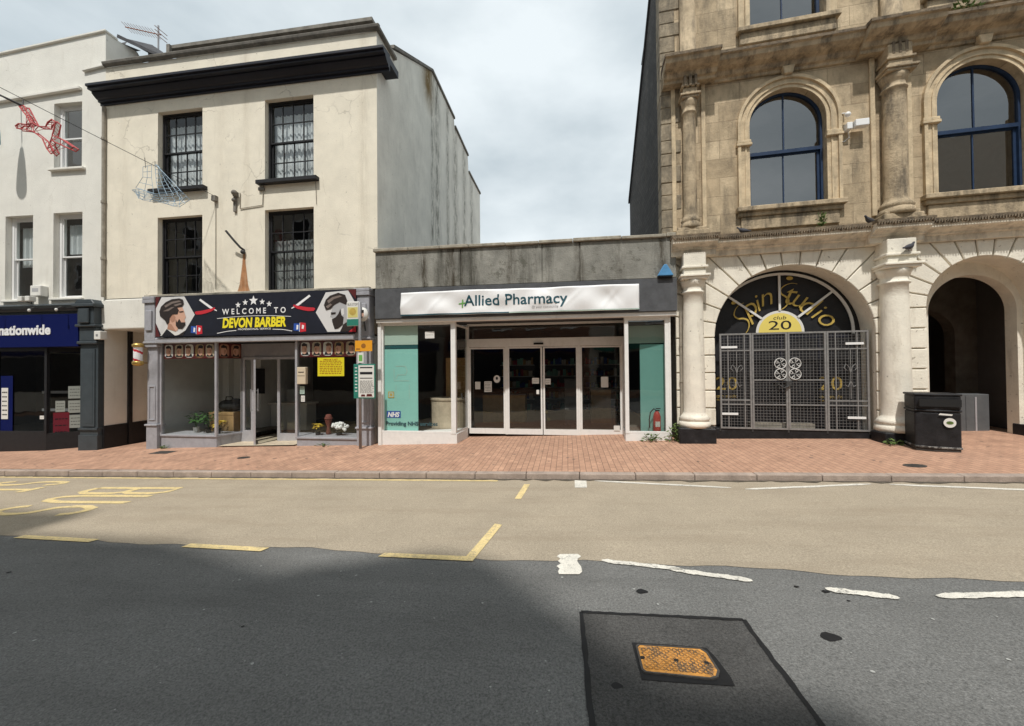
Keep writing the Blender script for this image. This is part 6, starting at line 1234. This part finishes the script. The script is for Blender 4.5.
def np_(name, lab, x, y, z, w, h, mt, rz=R(30.5), lines=3, cat='notice'):
    X, Y_ = nw(x, y); p = paper(name, lab, cat, 0, 0, z, w, h, mt, lines, NA+rz); p.location.x, p.location.y = X, Y_; return p
def onret(x): return (x-wx)/(1.08)*.64+.045
for x, z, w, h, mt, lab in ((-1.35,1.05,.3,.36,'offwhite','upper white leaflet on the bank window return'),(-1.35,.63,.3,.36,'offwhite','middle white leaflet on the bank window return'),(-1.33,.2,.3,.38,'offwhite','lower white leaflet on the bank window return'),(-1.62,.65,.2,.32,'offwhite','white leaflet left of the middle one on the bank window return'),(-1.6,.1,.34,.75,'maroonposter','red poster at the foot of the bank window return')): np_('leaflet', lab, x, onret(x)-.01, z, w, h, mt)
np_('poster', 'dark blue poster with white panel at the left edge of the bank window', -3.15, -.01, .75, .4, 1.6, 'blue_sign', 0, 0, 'poster'); np_('poster', 'white framed sheet on the dark blue bank poster', -3.2, -.02, .75, .22, .9, 'offwhite', 0, 6, 'poster'); np_('notice', 'small white card low in the bank window', -1.98, -.005, .35, .16, .1, 'offwhite', 0, 1)
wb = root('alarm_box', 'small white alarm box on the corner by the grey bank pilaster', 'alarm box', (*nw(.02,-.12), 2.66), NA)
m = MB(); m.box(-.1,.1,-.08,.1,-.12,.12); m.build('case', M['offwhite'], wb, bevel=.015, seg=2); m = MB(); m.box(-.03,.03,-.085,-.078,-.03,.03); m.build('lamp', M['steel'], wb)
ab = root('alarm_box', 'white alarm siren box above the bank sign between two sash windows', 'alarm box', (*nw(-1.98,-.1), 3.95), NA)
m = MB(); m.box(-.17,.17,-.08,.1,-.14,.16); m.build('case', M['offwhite'], ab, bevel=.02, seg=2); m = MB(); m.box(-.1,.1,-.083,-.078,-.02,.08); m.build('print', M['greyprint'], ab)
fd = root('floodlight', 'small grey twin floodlight bracket under the white alarm siren box', 'floodlight', (*nw(-2.1,-.25), 3.66), NA)
m = MB(); m.box(-.2,-.06,-.1,.06,-.02,.12); m.box(.04,.18,-.1,.06,-.02,.12); m.build('head', M['offwhite'], fd, bevel=.01); m = MB(); m.tube([(-.13,.0,0),(-.05,.12,-.06),(.1,.0,0)], .012); m.build('bracket', M['darkpipe'], fd)
for i, x in enumerate((-3.0,-1.8,-.95)):
    sp = root('sign_lamp', ['sign lamp above the left end of the bank lettering','sign lamp above the right end of the bank lettering','sign lamp above the blank right end of the bank sign'][i], 'lamp', (*nw(x,-.22), 3.36), NA, 'lamps over the blue bank sign')
    m = MB(); m.tube([(0,.1,.05),(0,-.1,.1),(0,-.2,.03)], .012); m.build('arm', M['darkpipe'], sp); m = MB(); m.ball((0,-.2,.0), (.035,.035,.045)); m.build('head', M['offwhite'], sp)
# lamp bracket over the first floor, mostly beyond the left edge: its shadow hangs down the pale wall
lp = root('bracket_lantern', 'slim bracket arm with hanging lantern on the pale wall at the left edge', 'lantern', (*nw(-2.76, 0), 9.42), NA)
m = MB(); m.tube([(0,0,0),(-.03,-.62,.02)], .018); m.build('arm', M['darkpipe'], lp)
m = MB(); m.tube([(-.03,-.60,.02),(-.03,-.60,-.2)], .008); m.smooth = True; m.lathe([(.02,-.2),(.06,-.26),(.12,-.6),(.17,-1.1),(.18,-1.4),(.12,-1.42)], -.03, -.60, 14); m.build('lantern', M['iceblue'], lp)
# television aerial
ae = root('television_aerial', 'spiky television aerial behind the parapet between the two cream buildings', 'aerial', (-13.0, 10.8, 11.4))
m = MB(); m.tube([(0,0,-.2),(0,0,1.45)], .025); m.build('mast', M['steel'], ae)
m = MB(); m.tube([(-1.26,0,1.57),(.1,0,1.13)], .014)
for i in range(11): x = -1.2+i*.11; z = 1.57-(x+1.26)*.323; m.tube([(x,-.16,z+.05),(x,.16,z-.05)], .006, 5)
for z in (-.12,.0,.12): m.tube([(.1,-.2,1.15+z),(.1,.2,1.15+z)], .01, 5)
m.build('array', M['rust'], ae)
# overhead cables and hanging street decorations
def cable(name, lab, pts, r, mt='wire', sag=0, n=16):
    p = []
    for a, b in zip(pts, pts[1:]):
        a, b = Vector(a), Vector(b)
        for i in range(n): t = i/n; q = a.lerp(b, t); q.z -= sag*4*t*(1-t); p.append(q)
    p.append(Vector(pts[-1])); m = MB(); m.tube(p, r, 6); o = m.build(name, M[mt]); c = p[0].copy()
    return tag(o, lab, 'cable')
A_ = Vector((-9.36, 9.2, 6.36))
B_ = Vector((-17.5, -4.4, 11.2))
cable('overhead_cable', 'thin cable slung from the cream wall out over the street to the left', [A_, B_], .007, sag=.12)
def rnd_tube_net(m, pts2, w, nn, tf, r=.010):
    """wire tube net round a centre line: rings plus zig-zag"""
    rings = []
    k = 7
    for i, p in enumerate(pts2):
        a = pts2[max(i-1,0)]; c = pts2[min(i+1,len(pts2)-1)]; d = Vector((c[0]-a[0],0,c[1]-a[1])).normalized(); n1 = Vector((-d.z,0,d.x)); n2 = Vector((0,1,0)); ww = w[i]
        rings.append([Vector((p[0],0,p[1]))+n1*ww*math.cos(2*math.pi*j/k)+n2*ww*.8*math.sin(2*math.pi*j/k) for j in range(k)])
    for rg in rings: m.tube([tf(q) for q in rg], r, 4, True)
    for j in range(k): m.tube([tf(rg[j]) for rg in rings], r*1.2, 4)
    for i in range(len(rings)-1):
        for j in range(k): m.tube([tf(rings[i][j]), tf(rings[i+1][(j+1)%k])], r, 4)
SK = .84
sr = root("star_decoration", 'red mesh star shaped street decoration hanging at the upper left', 'decoration', (-12.3*SK, 7.6*SK, 1.65+5.77*SK), 0)
sr.scale = (SK, SK, SK)
SP = [(110,235),(135,235),(150,262),(165,290),(185,325),(215,345),(252,350),(262,330),(284,318),(302,335),(294,370),(286,395),(330,415),(395,462),(380,470),(330,444),(282,418),(272,428),(294,472),(280,482),(260,458),(235,405),(190,368),(150,352),(100,342),(92,330),(110,320),(150,328),(174,326),(150,285),(128,258)]
SQ = [(-.66+(x-110)*.00555, .62-(y-235)*.0050) for x, y in SP]
m = MB()
for yy in (-.05, .05): m.tube([(x, yy, z) for x, z in SQ], .014, 6, True)
for a, b in zip(SQ, SQ[1:]+SQ[:1]):
    for t in (0, .5): p = (a[0]+(b[0]-a[0])*t, a[1]+(b[1]-a[1])*t); q = (a[0]+(b[0]-a[0])*(t+.5), a[1]+(b[1]-a[1])*(t+.5)); m.tube([(p[0],-.05,p[1]),(q[0],.05,q[1])], .007, 4)
for i in range(len(SQ)):
    for j in range(i+2, len(SQ)):
        d = math.hypot(SQ[i][0]-SQ[j][0], SQ[i][1]-SQ[j][1])
        if d < .26 and (i, j) != (0, len(SQ)-1): m.tube([(SQ[i][0],-.05,SQ[i][1]),(SQ[j][0],-.05,SQ[j][1])], .007, 4); m.tube([(SQ[i][0],.05,SQ[i][1]),(SQ[j][0],-.05,SQ[j][1])], .005, 4)
m.build('mesh_frame', M['starred'], sr)
m = MB(); m.tube([(-.63,0,.66),(-.75,.08,.86)], .012); m.build('hanger', M['wire'], sr)
m = MB(); m.tube([(-.62,0,.66),(-1.0,-.25,.83),(-2.2,-1.2,1.35)], .022); m.build('arm', M['wire'], sr)
BK = .94
bl = root('shell_decoration', 'pale blue wire sailing boat decoration hanging before the upper left cream window', 'decoration', (-10.3*BK, 8.6*BK, 1.65+4.70*BK), 0)
bl.scale = (BK, BK, BK)
def netgrid(m, f_, nu, nv, r=.006):
    for j in range(nv+1): m.tube([f_(i/nu, j/nv) for i in range(nu+1)], r, 4)
    for i in range(nu+1): m.tube([f_(i/nu, j/nv) for j in range(nv+1)], r, 4)
def lerp2(a, b, t): return (a[0]+(b[0]-a[0])*t, a[1]+(b[1]-a[1])*t)
def poly_at(P, t):
    t = min(max(t,0),.9999)*(len(P)-1); i = int(t); return lerp2(P[i], P[i+1], t-i)
up = [(-11.13,6.36),(-10.75,6.30),(-10.3,6.12),(-9.85,6.10),(-9.70,6.25)]; lo = [(-11.0,6.25),(-10.86,6.08),(-10.29,6.0),(-9.8,5.82),(-9.41,5.98)]
def hull(s):
    def f_(u, v): p = lerp2(poly_at(up,u), poly_at(lo,u), v); return (p[0]+10.3, s*.16*math.sin(math.pi*u)*(1-.6*v), p[1]-6.35)
    return f_
m = MB(); netgrid(m, hull(1), 9, 3); netgrid(m, hull(-1), 9, 3); m.build('hull_frame', M['iceblue'], bl)
sl = [(-10.44,6.95),(-10.4,6.5),(-10.3,6.15)]; sr_ = [(-10.42,6.97),(-10.05,6.6),(-9.65,6.2)]
m = MB(); netgrid(m, lambda u, v: (lambda p: (p[0]+10.3, .08*math.sin(math.pi*u), p[1]-6.35))(lerp2(poly_at(sl,v), poly_at(sr_,v), u)), 4, 8, .007)
s2 = [(-10.74,6.9),(-10.74,6.64),(-10.95,6.38)]; s3 = [(-10.48,6.93),(-10.48,6.6),(-10.42,6.2)]
netgrid(m, lambda u, v: (lambda p: (p[0]+10.3, -.05, p[1]-6.35))(lerp2(poly_at(s2,v), poly_at(s3,v), u)), 2, 4, .006); m.build('sail_frame', M['iceblue'], bl)
m = MB(); m.tube([(-.42,0,.55),(-.45,.0,.82)], .006, 5); m.tube([(-.14,0,.6),(-.14,.0,.7)], .006, 5); m.build('hanger', M['wire'], bl)

# ------------------------------------------------------------------ the other side of the street (seen in the window panes; it shades the near carriageway)
def far_house(lab, x0, x1, prof, nx, rows, wallm, shop):
    """prof: skyline from x0 to x1 in x,z; front faces +y at y = -4.5"""
    h = root('terraced_house', lab, 'building', ((x0+x1)/2, -4.5, -.2), 0, 'buildings across the street')
    cx = (x0+x1)/2; P = [(x0-cx,-.8),(x1-cx,-.8)]+[(x-cx, z+.2) for x, z in prof[::-1]]
    m = MB(); m.prism(P, -3.0 if shop else -4.0, 0); m.build('wall', wallm, h)
    for z0, z1 in rows:
        for i in range(nx):
            xc = (x1-x0)*(i+.5)/nx-(x1-x0)/2; w = .55
            if any(z1+.3 > z+.2 for x, z in prof if abs(x-cx-xc) < .8): continue
            fr = MB(); fr.box(xc-w-.1, xc+w+.1, .0, .06, z0-.1, z0); fr.box(xc-w-.1, xc-w, .0, .05, z0, z1); fr.box(xc+w, xc+w+.1, .0, .05, z0, z1); fr.box(xc-w, xc+w, .0, .05, z1, z1+.1); fr.box(xc-w, xc+w, .012, .04, (z0+z1)/2-.03, (z0+z1)/2+.03)
            wf = fr.build('window', M['upvc'], h); gl = MB(); gl.quad((xc-w,.01,z0),(xc+w,.01,z0),(xc+w,.01,z1),(xc-w,.01,z1)); gl.build('pane', M['ink'], wf)
    m = MB(); m.box(x0-cx+.3, x1-cx-.3, .0, .12, 2.9, 3.5); m.build('shop_fascia', M[shop or 'blue_sign'], h); m = MB(); m.box(x0-cx+.5, x1-cx-.5, .0, .03, .5, 2.8); m.build('shop_window', M['ink'], h)
    return h
ctan = mat('opposite_pale_wall', (.55,.5,.42), .9, var=.08); cbr = stone_mat('opposite_brick', (.3,.14,.09), (.25,.11,.07), (.35,.3,.25), .22, .075, streak=.2)
rows = ((4.4,6.2),(7.4,9.1),(10.2,11.6))
far_house('tall pale terrace across the street, left of the gabled one', -52, -7.5, [(-52,15.8),(-7.5,15.8)], 16, rows+((12.7,14.0),), ctan, None)
far_house('twin gabled brick house across the street', -7.5, 1.4, [(-7.5,14.45),(-5.1,14.3),(-3.2,13.35),(-1.95,14.25),(-1.3,14.0),(-.35,12.3),(1.4,9.4)], 4, rows, cbr, None)
far_house('low pale shop across the street on the right', 1.4, 13.5, [(1.4,8.2),(13.5,8.2)], 5, ((4.4,6.2),), ctan, 'green')
far_house('tall pale house across the street at the far right', 13.5, 45, [(13.5,12.5),(45,12.5)], 11, rows[:2], ctan, None)
